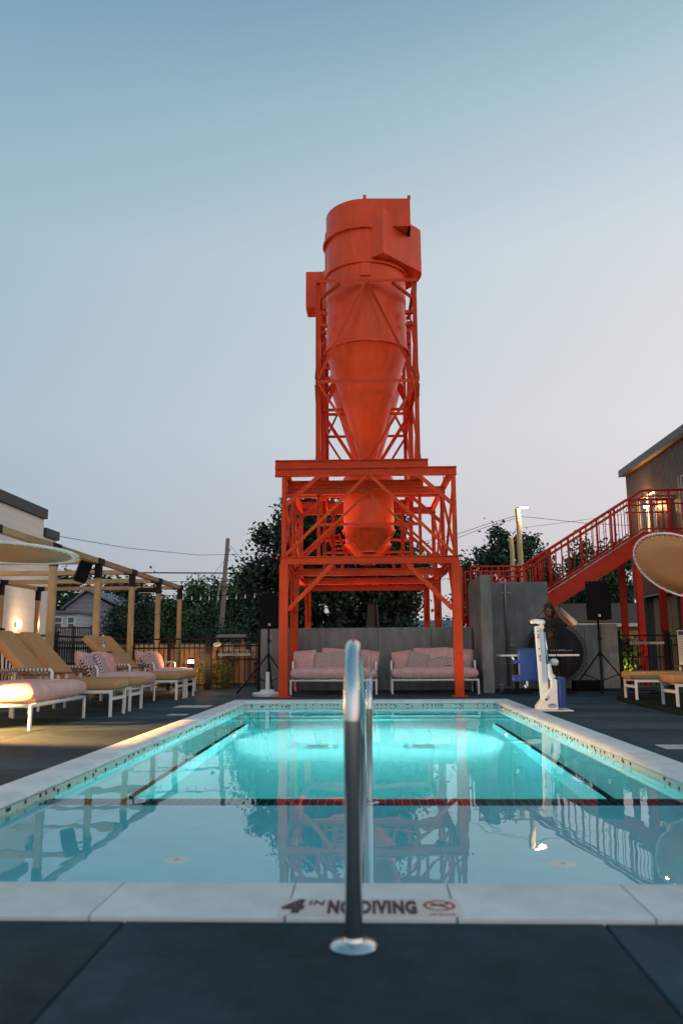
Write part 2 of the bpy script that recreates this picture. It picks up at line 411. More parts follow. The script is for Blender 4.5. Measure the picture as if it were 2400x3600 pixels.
deck = empty_struct('pool_deck')
def slab(x0, x1, y0, y1):
    j = .0025
    cx, cy = (x0 + x1) / 2, (y0 + y1) / 2
    m = MB((cx, cy, 0)); e = .004
    X0, X1, Y0, Y1 = x0 + j, x1 - j, y0 + j, y1 - j
    vs = [(X0, Y0, -.12), (X1, Y0, -.12), (X1, Y1, -.12), (X0, Y1, -.12), (X0, Y0, -e), (X1, Y0, -e), (X1, Y1, -e), (X0, Y1, -e),
          (X0 + e, Y0 + e, 0), (X1 - e, Y0 + e, 0), (X1 - e, Y1 - e, 0), (X0 + e, Y1 - e, 0)]
    fs = [(8, 9, 10, 11)] + [(a, (a + 1) % 4, (a + 1) % 4 + 4, a + 4) for a in range(4)] + [(a + 4, (a + 1) % 4 + 4, (a + 1) % 4 + 8, a + 8) for a in range(4)]
    m.add(vs, fs); o = m.build('deck_slab', DECK); o.parent = deck
xs_near = [-5.0, -3.6, -2.18, -.755, .672, 2.1, 3.5, 4.9]
for a, b in zip(xs_near, xs_near[1:]):
    for y0, y1 in ((-2.6, -.9), (-.9, .82), (.82, OY0)): slab(a, b, y0, y1)
ys = [2.55, 4.1, 5.6, 7.0, 8.4, 9.8, 11.2, 12.6, 13.18]
for y0, y1 in zip(ys, ys[1:]):
    slab(-3.45, OX0, y0, y1); slab(-5.2, -3.45, y0, y1)
    slab(OX1, 3.6, y0, y1); slab(3.6, 5.2, y0, y1); slab(5.2, 7.4, y0, y1)
xf = [-5.2, -3.75, -2.3, -.80, .62, 2.05, 3.6, 5.2, 7.4]
for a, b in zip(xf, xf[1:]):
    for y0, y1 in ((13.18, 14.9), (14.9, 17.05)): slab(a, b, y0, y1)
for a, b in zip([-9, -7.2, -5.2, -3.6, -2.0], [-7.2, -5.2, -3.6, -2.0, -.6]):
    for y0, y1 in ((17.05, 19), (19, 21.5)): slab(a, b, y0, y1)
for y0, y1 in zip([4, 7, 10, 13, 15.2], [7, 10, 13, 15.2, 17.05]): slab(-9, -7.1, y0, y1); slab(-7.1, -5.2, y0, y1)

# coping stones with a rounded nose over the water
cop = empty_struct('pool_coping')
def stone(p, q, nin, width):
    p, q, nin = Vector(p), Vector(q), Vector(nin); d = (q - p).normalized()
    c = (p + q) / 2; m = MB(c)
    prof = [(0, -.11), (0, .010), (.006, .014), (width - .03, .014), (width - .005, .006), (width + .010, -.010), (width + .010, -.018), (width + .002, -.027), (width - .03, -.031), (width - .03, -.11)]
    a, b = p + d * .003, q - d * .003
    m.prism([a + nin * u + Vector((0, 0, z)) for u, z in prof], b - a)
    o = m.build('coping_stone', COPE, smooth=True, sharp=35); o.parent = cop
xs = [OX0, -1.45, -.865, -.272, .242, .825, 1.42, OX1]
for a, b in zip(xs, xs[1:]): stone((a, OY0, 0), (b, OY0, 0), (0, 1, 0), PY0 - OY0)
for a, b in zip(xs, xs[1:]): stone((b, OY1, 0), (a, OY1, 0), (0, -1, 0), OY1 - PY1)
n = 17
for i in range(n):
    y0 = PY0 + .012 + (PY1 - PY0 - .024) * i / n; y1 = PY0 + .012 + (PY1 - PY0 - .024) * (i + 1) / n
    stone((OX0, y1, 0), (OX0, y0, 0), (1, 0, 0), PX0 - OX0); stone((OX1, y0, 0), (OX1, y1, 0), (-1, 0, 0), OX1 - PX1)

# pool basin: sun shelf, side benches, far steps, deep floor
LE = 5.05          # edge of the shallow shelf
ZS, ZB, ZF = ZW - .10, ZW - .45, ZW - 1.05
BL, BR, BE = -1.58, 1.49, 10.35
basin = empty_struct('pool_basin')
m = MB()
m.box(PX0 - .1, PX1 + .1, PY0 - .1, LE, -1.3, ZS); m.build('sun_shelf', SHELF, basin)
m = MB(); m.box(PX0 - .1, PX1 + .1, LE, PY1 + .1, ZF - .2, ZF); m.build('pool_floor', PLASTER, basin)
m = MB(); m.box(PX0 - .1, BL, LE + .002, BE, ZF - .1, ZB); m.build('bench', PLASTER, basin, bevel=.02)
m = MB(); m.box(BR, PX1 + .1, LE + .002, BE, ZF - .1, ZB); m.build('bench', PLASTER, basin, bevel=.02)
for i, dpt in enumerate((.20, .40, .60, .82)):
    m = MB(); y0 = PY1 - .33 * (i + 1); y1 = PY1 - .33 * i + (.1 if i == 0 else -.001)
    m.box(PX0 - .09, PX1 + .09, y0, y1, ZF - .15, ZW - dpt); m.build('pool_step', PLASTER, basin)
    m = MB(); m.box(PX0 + .0, PX1 - .0, y0 - .004, y0 + .045, ZW - dpt + .0, ZW - dpt + .004); m.build('step_nosing_tile', TILE_K, basin)
for nm, bx in (('pool_wall', (PX0 - .15, PX0, PY0 - .15, PY1 + .15)), ('pool_wall', (PX1, PX1 + .15, PY0 - .15, PY1 + .15)), ('pool_wall', (PX0 - .001, PX1 + .001, PY1, PY1 + .15)), ('pool_wall', (PX0 - .001, PX1 + .001, PY0 - .15, PY0))):
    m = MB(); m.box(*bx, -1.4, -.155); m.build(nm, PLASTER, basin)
    m = MB(); m.box(*bx, -.153, -.0315); m.build('waterline_tile_band', TILEBAND, basin)
# black and red accent mosaics in the waterline band
tk = {}
for k, mt in (('k', TILE_K), ('r', TILE_R), ('g', TILE_G)):
    mm = MB(); mm.cbox((0, 0, 0), (.020, .006, .020)); tk[k] = mm.mesh('mosaic_tile', mt)
rnd = random.Random(3)
def mosaics(p, q, rz, cnt, off):
    p, q = Vector(p), Vector(q)
    for i in range(cnt):
        t = (i + rnd.random()) / cnt; c = p.lerp(q, t)
        c.z = ZW + rnd.choice((.026, .018, .026, .008, -.012, -.03)); k = rnd.choices('krg', (7, 1, 2))[0]
        inst('mosaic_tile', tk[k], basin, c + Vector(off), (0, 0, rz))
mosaics((PX0, PY1, 0), (PX1, PY1, 0), 0, 80, (0, -.002, 0))
mosaics((PX0, 3.4, 0), (PX0, PY1, 0), PI / 2, 95, (.002, 0, 0))
mosaics((PX1, 3.6, 0), (PX1, PY1, 0), PI / 2, 95, (-.002, 0, 0))
# dark trim tiles on the shelf edge and on the bench edges
mm = MB(); mm.cbox((0, 0, 0), (.046, .046, .006)); edge_tile = mm.mesh('edge_tile', TILE_K)
nx = int((PX1 - PX0) / .05)
for i in range(nx):
    for j in range(4):
        inst('edge_tile', edge_tile, basin, (PX0 + .03 + i * .05, LE - .03 - j * .05, ZS + .003))
mm = MB(); mm.cbox((0, 0, 0), (.05, .146, .006)); bench_tile = mm.mesh('bench_edge_tile', TILE_K)
for sx in (BL - .03, BR + .03):
    for i in range(int((BE - LE) / .15)): inst('bench_edge_tile', bench_tile, basin, (sx, LE + .08 + i * .15, ZB + .003))
# floor drains and shelf jets
for dx in (-.60, .53):
    dr = thing('floor_drain', 'white slotted drain grate on the pool floor, %s of the grab rail' % ('left' if dx < 0 else 'right'), 'drain', (dx, 8.75, ZF), group='pool floor drains')
    m = MB(); m.cbox((0, 0, .012), (.30, .30, .02)); m.build('grate_frame', WHITEP, dr)
    for k in range(9):
        m = MB(); m.cbox((-.10 + k * .025, 0, .025), (.010, .2, .006)); m.build('slot', GREYINK, dr)
for dx, dy, nm in ((-.86, 3.64, 'left'), (.79, 3.60, 'right')):
    j = thing('shelf_bubbler', 'round white water jet set in the shallow shelf, %s side' % nm, 'water jet', (dx, dy, ZS), group='shelf jets')
    m = MB(); m.lathe([(0, .010), (.05, .010), (.062, .004), (.064, 0)], n=24); m.build('cover', WHITEP, j, smooth=True)
    m = MB(); m.lathe([(0, .013), (.012, .012), (.014, .009)], n=12); m.build('nozzle', GREYINK, j)

# water
wm = bpy.data.materials.new('pool_water'); wm.use_nodes = True
t = wm.node_tree; b = t.nodes['Principled BSDF']
b.inputs['Base Color'].default_value = (1, 1, 1, 1); b.inputs['Roughness'].default_value = 0.0
b.inputs['IOR'].default_value = 1.333; b.inputs['Transmission Weight'].default_value = 1
co = t.nodes.new('ShaderNodeTexCoord')
mp = t.nodes.new('ShaderNodeMapping'); mp.inputs['Scale'].default_value = (1, .55, 1); t.links.new(co.outputs['Object'], mp.inputs[0])
nz = t.nodes.new('ShaderNodeTexNoise'); nz.inputs['Scale'].default_value = 2.6; nz.inputs['Detail'].default_value = 2.5; t.links.new(mp.outputs[0], nz.inputs['Vector'])
bp = t.nodes.new('ShaderNodeBump'); bp.inputs['Strength'].default_value = .16; bp.inputs['Distance'].default_value = .012
t.links.new(nz.outputs['Fac'], bp.inputs['Height']); t.links.new(bp.outputs[0], b.inputs['Normal'])
va = t.nodes.new('ShaderNodeVolumeAbsorption'); va.inputs['Color'].default_value = (.30, .865, .88, 1); va.inputs['Density'].default_value = .62
t.links.new(va.outputs[0], t.nodes['Material Output'].inputs['Volume'])
m = MB(); m.box(PX0 - .02, PX1 + .02, PY0 - .02, PY1 + .02, ZF - .05, ZW)
struct(m.build('water', wm))

# pool lamps in the bench faces
for sx, side in ((BL, 'left'), (BR, 'right')):
    s = 1 if side == 'left' else -1
    pl = thing('pool_light', 'lit round underwater lamp in the %s pool bench' % side, 'pool light', (sx, 9.25, ZW - .68), group='underwater lamps')
    m = MB(); m.tube([(0, 0, 0), (s * .012, 0, 0)], .075, 24); m.build('ring', STEEL, pl)
    m = MB(); m.tube([(s * .012, 0, 0), (s * .016, 0, 0)], .055, 24); m.build('lens', GLOW_POOL, pl)
    l = light('AREA', (sx + s * .03, 9.25, ZW - .68), 160, (.90, 1, .97), pl, .14, aim=(sx + s * 2, 9.15, ZW - .95)); l.data.shape = 'DISK'; l.data.spread = R(150)

# depth marker in the near coping
dm = thing('depth_marker', 'NO DIVING depth marker tile in the near coping, reading 4 IN', 'pool marker', (0, 2.64, .0155))
m = MB((0, 2.64, .0155)); m.box(-.292, .262, 2.555, 2.722, .0135, .0165); m.build('marker_tile', PLAQUE, dm)
def MT(x, y): return Matrix.Translation((x, y - 2.64, .0015))
text_mesh('4', 'numeral', INK, dm, MT(-.286, 2.584), .164, .72, .010, shear=.10)
text_mesh('IN', 'unit_text', INK, dm, MT(-.210, 2.652), .060, .78, .0012, shear=.08, spacing=1.1)
text_mesh('NO DIVING', 'lettering', INK, dm, MT(-.148, 2.580), .160, .295, .009, spacing=1.14)
ring = MB(); cx, cy = .197, .013
vs = []; fs = []
for k in range(40):
    a = 2 * PI * k / 40
    vs += [(cx + .050 * math.cos(a), cy + .050 * math.sin(a), .0018), (cx + .040 * math.cos(a), cy + .040 * math.sin(a), .0018)]
for k in range(40): a, b_ = 2 * k, 2 * ((k + 1) % 40); fs.append((a, b_, b_ + 1, a + 1))
ring.add(vs, fs); ring.beam((cx - .030, cy + .030, .0019), (cx + .030, cy - .030, .0019), .0095, .0004)
ring.build('prohibition_ring', REDINK, dm)
fig = MB(); fig.beam((cx - .028, cy - .004, .0024), (cx + .014, cy + .010, .0024), .009, .0004); fig.beam((cx + .006, cy + .006, .0026), (cx + .020, cy - .014, .0026), .006, .0004)
fig.lathe([(0, .0028), (.0075, .0028)], (cx + .024, cy + .016, 0), 14); fig.build('diver_pictogram', INK, dm)
text_mesh('NO DIVING', 'small_lettering', REDINK, dm, MT(.160, 2.563), .016, .95, .0002)

# ================================================================== TOWER
TX, TY, TR = -.03, 14.1, R(.75)
tw = thing('steel_tower_frame', 'tall orange steel frame tower of legs, beams and diagonal braces over the sofas', 'tower', (TX, TY, 0), TR)
def ib(name, p, q, wd, h, t=.014): MB().ibeam(p, q, wd, h, t).build(name, ORANGE, tw)
def ang(name, p, q, wd, upv=(0, 0, 1)): MB().angle(p, q, wd, upv=upv).build(name, ORANGE, tw)
def bm(name, p, q, a, b, upv=(0, 0, 1)): MB().beam(p, q, a, b, upv).build(name, ORANGE, tw)
# lower legs
for x, y in ((-1.52, 0), (1.52, 0), (-1.52, 2.2), (1.52, 3.5), (-1.52, 6.5), (1.52, 6.5)):
    MB().ibeam((x, y, .016), (x, y, 2.30), .15, .155, .014, upv=(0, 1, 0)).build('leg', ORANGE, tw)
    MB().cbox((x, y, .008), (.26, .26, .016)).build('base_plate', ORANGE, tw)
# level-one beams
for y in (0, 2.2, 4.4, 6.5): ib('beam', (-1.585, y, 2.372), (1.585, y, 2.372), .11, .14)
for x in (-1.52, 1.52): ib('beam', (x, .06, 2.372), (x, 6.44, 2.372), .10, .136)
for x in (-1.66, 1.66): bm('bracket', (x * .985, -.01, 2.41), (x, -.01, 2.44), .05, .03)
for y in (0,):
    for sx in (-1, 1):
        bm('knee_brace', (sx * 1.44, y - .03, 1.50), (sx * .66, y - .03, 2.295), .05, .075)
for sx, rows in ((-1, (0, 2.2, 6.5)), (1, (0, 3.5, 6.5))):
    for y in rows:
        for dy in (-1, 1):
            if 0 <= y + dy * .8 <= 6.5: bm('knee_brace', (sx * 1.50, y + dy * .08, 1.55), (sx * 1.50, y + dy * .82, 2.295), .05, .07)
# upper frame, level one to the beam pairs
ROWS = (0, 2.05, 4.15)
for y in ROWS:
    for sx in (-1, 1):
        MB().tube([(sx * 1.525, y, 2.445), (sx * 1.525, y, 3.90)], .043, 12).build('post', ORANGE, tw, smooth=True, sharp=40)
    if y < 6:
        ib('beam', (-1.69, y, 3.98), (1.585, y, 3.98), .13, .148)
        ib('beam', (-1.69, y, 4.128), (1.08, y, 4.128), .13, .142)
    else:
        ib('beam', (-1.60, y, 3.98), (1.585, y, 3.98), .11, .148)
    for sx in (-1, 1):
        if y > 3: continue
        yy = y - .05
        bm('brace', (sx * 1.49, yy, 2.47), (sx * .03, yy, 3.905), .016, .058)
        bm('brace', (sx * 1.49, yy - .02, 3.36), (sx * .88, yy - .02, 3.905), .016, .075)
for sx in (-1, 1):
    for a, b_ in zip(ROWS, ROWS[1:]):
        bm('brace', (sx * 1.53, a + .06, 2.47), (sx * 1.53, b_ - .06, 3.88), .05, .014); bm('brace', (sx * 1.545, b_ - .06, 2.47), (sx * 1.545, a + .06, 3.88), .05, .014)
    ib('beam', (sx * 1.50, .07, 3.985), (sx * 1.50, 4.08, 3.985), .08, .12)
for x in (-.92, .92): ib('beam', (x, .075, 3.99), (x, 4.07, 3.99), .09, .12)
for x, y in ((-.92, .15), (.92, .15), (.42, 1.95), (-.92, 2.0), (.92, 2.0), (.92, 4.1), (-.92, 4.1)):
    MB().cbox((x, y, 4.205), (.17, .17, .022)).build('seat_plate', ORANGE, tw)
# beam pair and rail close in front of the front hopper
ib('beam', (-1.50, .46, 3.72), (1.42, .46, 3.72), .10, .13); ib('beam', (-1.50, .46, 3.85), (1.02, .46, 3.85), .10, .13)
for x in (-1.50, 1.40): bm('hanger_plate', (x, .46, 3.64), (x, .46, 3.98), .012, .10, (0, 1, 0))
ang('rail', (-.93, .46, 3.09), (.96, .46, 3.09), .05)
for sx in (-1, 1): bm('brace', (sx * 1.28, .40, 2.47), (sx * .03, .40, 3.66), .016, .045)
for x in (-.93, .95): ang('post', (x, .50, 2.445), (x, .50, 3.65), .06, (0, 1, 0))
# inner hopper frame posts and rails
for x in (-.90, -.72, .72, .90):
    for y in (2.3,): ang('post', (x, y, 2.445), (x, y, 3.90), .075, (0, 1, 0))
for y, z in ((2.0, 3.32), (3.4, 3.19), (4.9, 3.10)):
    ang('rail', (-1.0, y, z), (1.02, y, z), .055)
for x in (-.62, .62): bm('brace', (x, 3.4, 2.47), (x * .55, 3.4, 3.18), .02, .05)
# inclined access ladder / stair tread rack left of the hopper
lad = MB()
lad.beam((-.86, 2.9, 3.28), (-.66, 2.9, 2.62), .02, .05); lad.beam((-.62, 2.9, 3.28), (-.42, 2.9, 2.62), .02, .05); lad.build('ladder_rail', ORANGE, tw)
for k in range(7): tt = (k + .5) / 7; MB().beam((-.86 + .2 * tt, 2.9, 3.28 - .66 * tt), (-.62 + .2 * tt, 2.9, 3.28 - .66 * tt), .06, .03).build('ladder_rung', ORANGE, tw)
# two upper towers
for y0, y1 in ((.18, 1.98), (2.30, 4.10)):
    zb = 4.215
    for x in (-.92, .92):
        for y in (y0, y1):
            MB().angle((x, y, zb), (x, y, 7.72), .085, .012, upv=(0, 1, 0)).build('tower_leg', ORANGE, tw)
            bm('splice_plate', (x * 1.045, y, 5.45), (x * 1.045, y, 5.66), .012, .10, (0, 1, 0))
    for z in (5.75, 7.755):
        for y in (y0, y1): ang('rail', (-.97, y, z), (.97, y, z), .065)
        for x in (-.92, .92): ang('rail', (x, y0 + .05, z - .01), (x, y1 - .05, z - .01), .065)
    for y in (y0, y1):
        s = -.045 if y == y0 else .045
        for sx in (-1, 1):
            ang('brace', (sx * .91, y + s, 5.80), (sx * .02, y + s, 7.71), .048)
            ang('brace', (sx * .91, y + s, 5.70), (sx * .02, y + s, 4.26), .048)
    for x in (-.96, .96):
        ang('brace', (x, y0 + .03, 5.80), (x, y1 - .03, 7.70), .048); ang('brace', (x, y1 - .03, 4.26), (x, y0 + .03, 5.70), .048)
        ang('brace', (x * .99, y1 - .03, 5.80), (x * .99, y0 + .03, 7.70), .045); ang('brace', (x * .99, y0 + .03, 4.26), (x * .99, y1 - .03, 5.70), .045)
    for x in (-.92, .92):
        for y, s in ((y0, 1), (y1, -1)):
            bm('corner_bracket', (x, y + s * .45, 7.60), (x * .55, y + s * .02, 7.72), .05, .05)
            bm('support_lug', (x * .99, y + s * .40, 7.30), (x * .84, y + s * .46, 7.30), .09, .07)
            bm('support_lug', (x * .99, y + s * .40, 7.05), (x * .84, y + s * .46, 7.05), .09, .06)

# dust cyclones
def make_cyclone(name, label, loc, rz, extra):
    cy = thing(name, label, 'cyclone', loc, rz, 'cyclones standing in the tower')
    S = lambda m, n, sharp=30: m.build(n, ORANGE2, cy, smooth=True, sharp=sharp)
    m = MB(); m.lathe([(.805, 6.62), (.805, 8.92)], n=64); S(m, 'cylinder')
    m = MB(); m.lathe([(.80, 6.60), (.155, 4.45), (.10, 4.12)], n=64); S(m, 'cone')
    for z, r_, h in ((6.60, .860, .035), (8.20, .850, .03), (8.92, .870, .04)):
        m = MB(); m.lathe([(.79, z), (r_, z), (r_, z + h), (.79, z + h)], n=64); S(m, 'ring_flange')
    m = MB(); m.lathe([(.16, 4.44), (.22, 4.44), (.22, 4.46), (.15, 4.46)], n=32); S(m, 'cone_flange')
    # head with tangential outlet box
    Z0, Z1 = 8.965, 9.55
    poly = [(.89, -.76)] + [(.805 * math.cos(a), .805 * math.sin(a)) for a in [R(-88 - 272 * k / 44 * .80) for k in range(45)]] + [(.89, -.12)]
    poly = [(.89, -.765), (.05, -.805)] + [(.805 * math.cos(R(-90 - k * 6)), .805 * math.sin(R(-90 - k * 6))) for k in range(1, 43)] + [(.72, -.12), (.89, -.12)]
    m = MB(); m.prism([(x, y, Z0) for x, y in poly], (0, 0, Z1 - Z0)); S(m, 'outlet_head', 25)
    m = MB(); m.add([(.893, -.72, Z0 + .05), (.893, -.16, Z0 + .05), (.893, -.16, Z1 - .05), (.893, -.72, Z1 - .05)], [(0, 1, 2, 3)]); m.build('outlet_mouth', BLACKM, cy)
    m = MB(); m.box(.84, .895, -.775, -.11, Z0 - .03, Z0 - .003); m.build('outlet_lip', BLACKM, cy)
    for x, y in ((0, -.80), (.87, -.74)):
        m = MB(); m.box(x - .032, x + .032, y - .012, y + .012, Z1, Z1 + .075); m.build('lifting_lug', ORANGE2, cy)
    # involute inlet scroll
    z0, z1 = 8.30, 9.22
    A = (.345, -1.0); B = (.02, -.72)
    pts = [A, (.80, -.49), (1.03, -.26)] + [((1.135 - .32 * max(0, th) / 190) * math.cos(R(th)), (1.135 - .32 * max(0, th) / 190) * math.sin(R(th))) for th in range(-6, 191, 7)]
    inner = [(.80 * math.cos(R(th)), .80 * math.sin(R(th))) for th in range(190, -80, -9)]
    poly = pts + inner + [B]
    m = MB(); m.prism([(x, y, z0) for x, y in poly], (0, 0, z1 - z0)); S(m, 'inlet_scroll', 25)
    if extra:
        m = MB(); m.prism([(x, y, 8.42) for x, y in extra], (0, 0, .86)); m.build('inlet_duct', ORANGE2, cy)
    m = MB(); m.box(-.10, .10, -.835, -.80, 7.92, 8.19); m.build('access_door', ORANGE2, cy, bevel=.006)
    # dust hopper under the cone
    m = MB(); m.lathe([(.10, 4.09), (.485, 4.085), (.485, 3.06)], n=48); S(m, 'hopper_drum')
    m = MB(); m.lathe([(.49, 3.055), (.15, 2.66)], n=48); S(m, 'hopper_cone')
    m = MB(); m.lathe([(.48, 3.04), (.515, 3.04), (.515, 3.07), (.48, 3.07)], n=48); S(m, 'ring_flange')
    m = MB(); m.lathe([(.12, 2.63), (.165, 2.63), (.165, 2.665), (.12, 2.665)], n=32); S(m, 'outlet_flange')
    m = MB(); m.lathe([(0, 2.64), (.12, 2.64)], n=24); m.build('outlet_mouth', BLACKM, cy)
    for a in (-90, 0, 90, 180):
        c_, s_ = math.cos(R(a)), math.sin(R(a))
        m = MB(); m.beam((.50 * c_, .50 * s_, 3.02), (.20 * c_, .20 * s_, 2.68), .02, .03); m.build('hopper_rib', ORANGE2, cy)
    return cy
make_cyclone('cyclone_separator', 'orange cyclone with scroll inlet box on its right, front of the tower', (-.04, 15.2, 0), 0, None)
make_cyclone('cyclone_separator', 'rear orange cyclone mostly hidden, inlet box jutting out left of the tower', (-.07, 17.3, 0), R(180),
             [(1.33, -.12), (1.33, .42), (.55, .42), (.55, -.12)])

# floodlights on the ground behind the low wall, aimed up the tower
for x, y, e, side in ((-1.15, 18.6, 300, 'left'), (1.0, 18.6, 230, 'right')):
    fl = thing('ground_floodlight', 'small ground floodlight behind the low concrete wall, %s side' % side, 'floodlight', (x, y, -.0), group='tower uplights')
    m = MB(); m.box(-.10, .10, -.06, .06, 0, .05); m.lathe([(.09, .05), (.11, .14), (.10, .15)], n=20); m.build('housing', BLACKM, fl)
    m = MB(); m.lathe([(0, .147), (.095, .147)], n=20); m.build('lens', GLOW_W, fl)
    light('SPOT', (x, y, .22), e, (1, .62, .30), fl, .08, aim=(x * .3, 16.6, 6.2), spot=R(75), blend=.6)

for lx, ly, e, aimx, side in ((-1.26, 15.0, 46, -.35, 'front left'), (1.18, 15.0, 30, .3, 'front right'), (-1.26, 17.0, 30, -.35, 'middle left'), (1.18, 17.0, 30, .3, 'middle right')):
    fl = thing('beam_uplight', 'small uplight lying on the first steel level of the tower, %s' % side, 'uplight', (lx, ly, 2.44), group='tower uplights')
    m = MB(); m.box(-.07, .07, -.05, .05, 0, .03); m.lathe([(.045, .03), (.055, .055), (.05, .06)], n=16); m.build('housing', BLACKM, fl)
    m = MB(); m.lathe([(0, .058), (.048, .058)], n=16); m.build('lens', GLOW_W, fl)
    light('SPOT', (lx, ly, 2.56), e, (1, .60, .28), fl, .05, aim=(aimx, ly + .1, 5.2), spot=R(100), blend=.7)

# ================================================================== CONCRETE WALLS
def wallbox(name, label, x0, x1, y0, y1, h, joints=()):
    wv = thing(name, label, 'wall', ((x0 + x1) / 2, (y0 + y1) / 2, 0))
    off = wv.location
    edges = [x0] + list(joints) + [x1]
    for a, b_ in zip(edges, edges[1:]):
        m = MB(off); m.box(a + .004, b_ - .004, y0, y1, -.02, h - .004); m.build('wall_panel', CONC, wv, bevel=.012)
    m = MB(off); m.box(x0 + .01, x1 - .01, y0 + .02, y1 - .02, -.02, h - .02); m.build('wall_core', CONC, wv)
    return wv
wallbox('low_concrete_wall', 'low grey concrete wall behind the two pink sofas', -2.28, 2.03, 16.45, 16.68, 1.25, (-.95, .12, 1.2))
wb = thing('concrete_pier', 'tall concrete pier wall beside the right sofa, seen end on', 'wall', (2.15, 16.1, 0))
m = MB(wb.location); m.box(2.05, 2.26, 15.2, 17.1, -.02, 2.19); m.build('wall_panel', CONC, wb, bevel=.015)
wallbox('tall_concrete_wall', 'tall grey concrete wall behind the table with the conduit', 2.265, 3.69, 16.9, 17.1, 2.19)
m = MB(); wl_ = wallbox('low_concrete_wall', 'low concrete wall behind the leaning ring and right speaker', 3.70, 5.02, 16.9, 17.1, 1.29, (4.4,))
m = MB(wl_.location); m.box(4.70, 5.04, 16.78, 17.12, -.02, 1.30); m.build('end_pier', CONC, wl_, bevel=.012)
# conduit on the tall wall
cdt = thing('electric_conduit', 'steel conduit pipe running down the tall concrete wall', 'pipe', (2.82, 16.86, 0))
m = MB(cdt.location); m.tube([(2.82, 17.0, 2.22), (2.81, 16.87, 2.16), (2.79, 16.86, 2.0), (2.80, 16.86, .05)], .026, 10); m.build('pipe', GALV, cdt, smooth=True)
for z in (1.95, 1.0, .5): m = MB(cdt.location); m.box(2.70, 2.93, 16.865, 16.885, z, z + .018); m.build('strap', GALV, cdt)
m = MB(cdt.location); m.tube([(2.87, 16.87, 1.15), (2.87, 16.87, .05)], .012, 8); m.box(2.83, 2.93, 16.82, 16.89, .86, .88); m.build('branch_pipe', GALV, cdt)
# cone shaped vent behind the low wall
cv = thing('tapered_vent', 'dark tapered metal vent rising behind the low wall', 'vent', (.02, 18.9, 0))
m = MB(cv.location); m.lathe([(.24, 0), (.105, 1.89), (.095, 1.9)], cv.location, n=24); m.build('cone_body', M('dark_vent_metal', (.05, .045, .04), rough=.35, metal=.8), cv, smooth=True, sharp=40)
m = MB(cv.location); m.lathe([(.112, 1.86), (.118, 1.86), (.118, 1.90), (.10, 1.90)], cv.location, n=24); m.build('rim', BLACKM, cv)

# ================================================================== GRAB RAILS
def arc(c, r, a0, a1, n, x):
    return [(x, c[0] + r * math.cos(R(a0 + (a1 - a0) * k / n)), c[1] + r * math.sin(R(a0 + (a1 - a0) * k / n))) for k in range(n + 1)]
gr = thing('pool_grab_rail', 'stainless steel grab rail rising from the near deck in front', 'grab rail', (-.06, 2.34, 0))
pts = [(0, 0, .012), (0, 0, .60)] + arc((.21, .60), .21, 180, 75, 12, 0) + [(.004, .50, .70)] + arc((.56, .46), .20, 60, 0, 8, .006) + [(.008, .77, .3), (.008, .78, -.17)]
m = MB(); m.tube(pts, .0245, 20); m.build('rail_pipe', STEEL, gr, smooth=True, sharp=60)
m = MB(); m.lathe([(.066, 0), (.066, .006), (.058, .014), (.030, .020), (.026, .030)], n=32); m.build('deck_flange', STEEL, gr, smooth=True, sharp=40)
m = MB(); m.lathe([(.05, -.168), (.05, -.160), (.03, -.15)], (.008, .78, 0), n=24); m.build('shelf_flange', STEEL, gr, smooth=True, sharp=40)
g2 = thing('pool_ladder_rail', 'lower steel grab rail standing on the edge of the shallow shelf', 'grab rail', (-.025, 4.93, 0))
pts = [(0, 0, -.165), (0, 0, .45)] + arc((.16, .45), .16, 180, 75, 10, 0) + [(0, .55, .48)] + arc((.62, .28), .18, 65, 0, 6, 0) + [(0, .80, .1), (0, .80, -.9)]
m = MB(); m.tube(pts, .019, 18); m.build('rail_pipe', STEEL, g2, smooth=True, sharp=60)
m = MB(); m.lathe([(.055, -.168), (.055, -.160), (.03, -.145)], n=24); m.build('shelf_flange', STEEL, g2, smooth=True, sharp=40)
fr = thing('pool_step_handrail', 'thin steel handrail over the far pool steps', 'handrail', (-.02, 12.95, 0))
m = MB(); m.tube([(0, 0, .0), (0, 0, .66)] + arc((-.12, .66), .12, 0, 80, 8, 0) + [(0, -.3, .76), (.0, -1.2, .42)] + arc((-1.20, .30), .1, 100, 180, 6, 0) + [(0, -1.30, .1), (0, -1.30, -.85)], .019, 14); m.build('rail_pipe', STEEL, fr, smooth=True, sharp=60)
m = MB(); m.lathe([(.055, .014), (.055, .02), (.03, .03)], n=24); m.build('deck_flange', STEEL, fr, smooth=True)

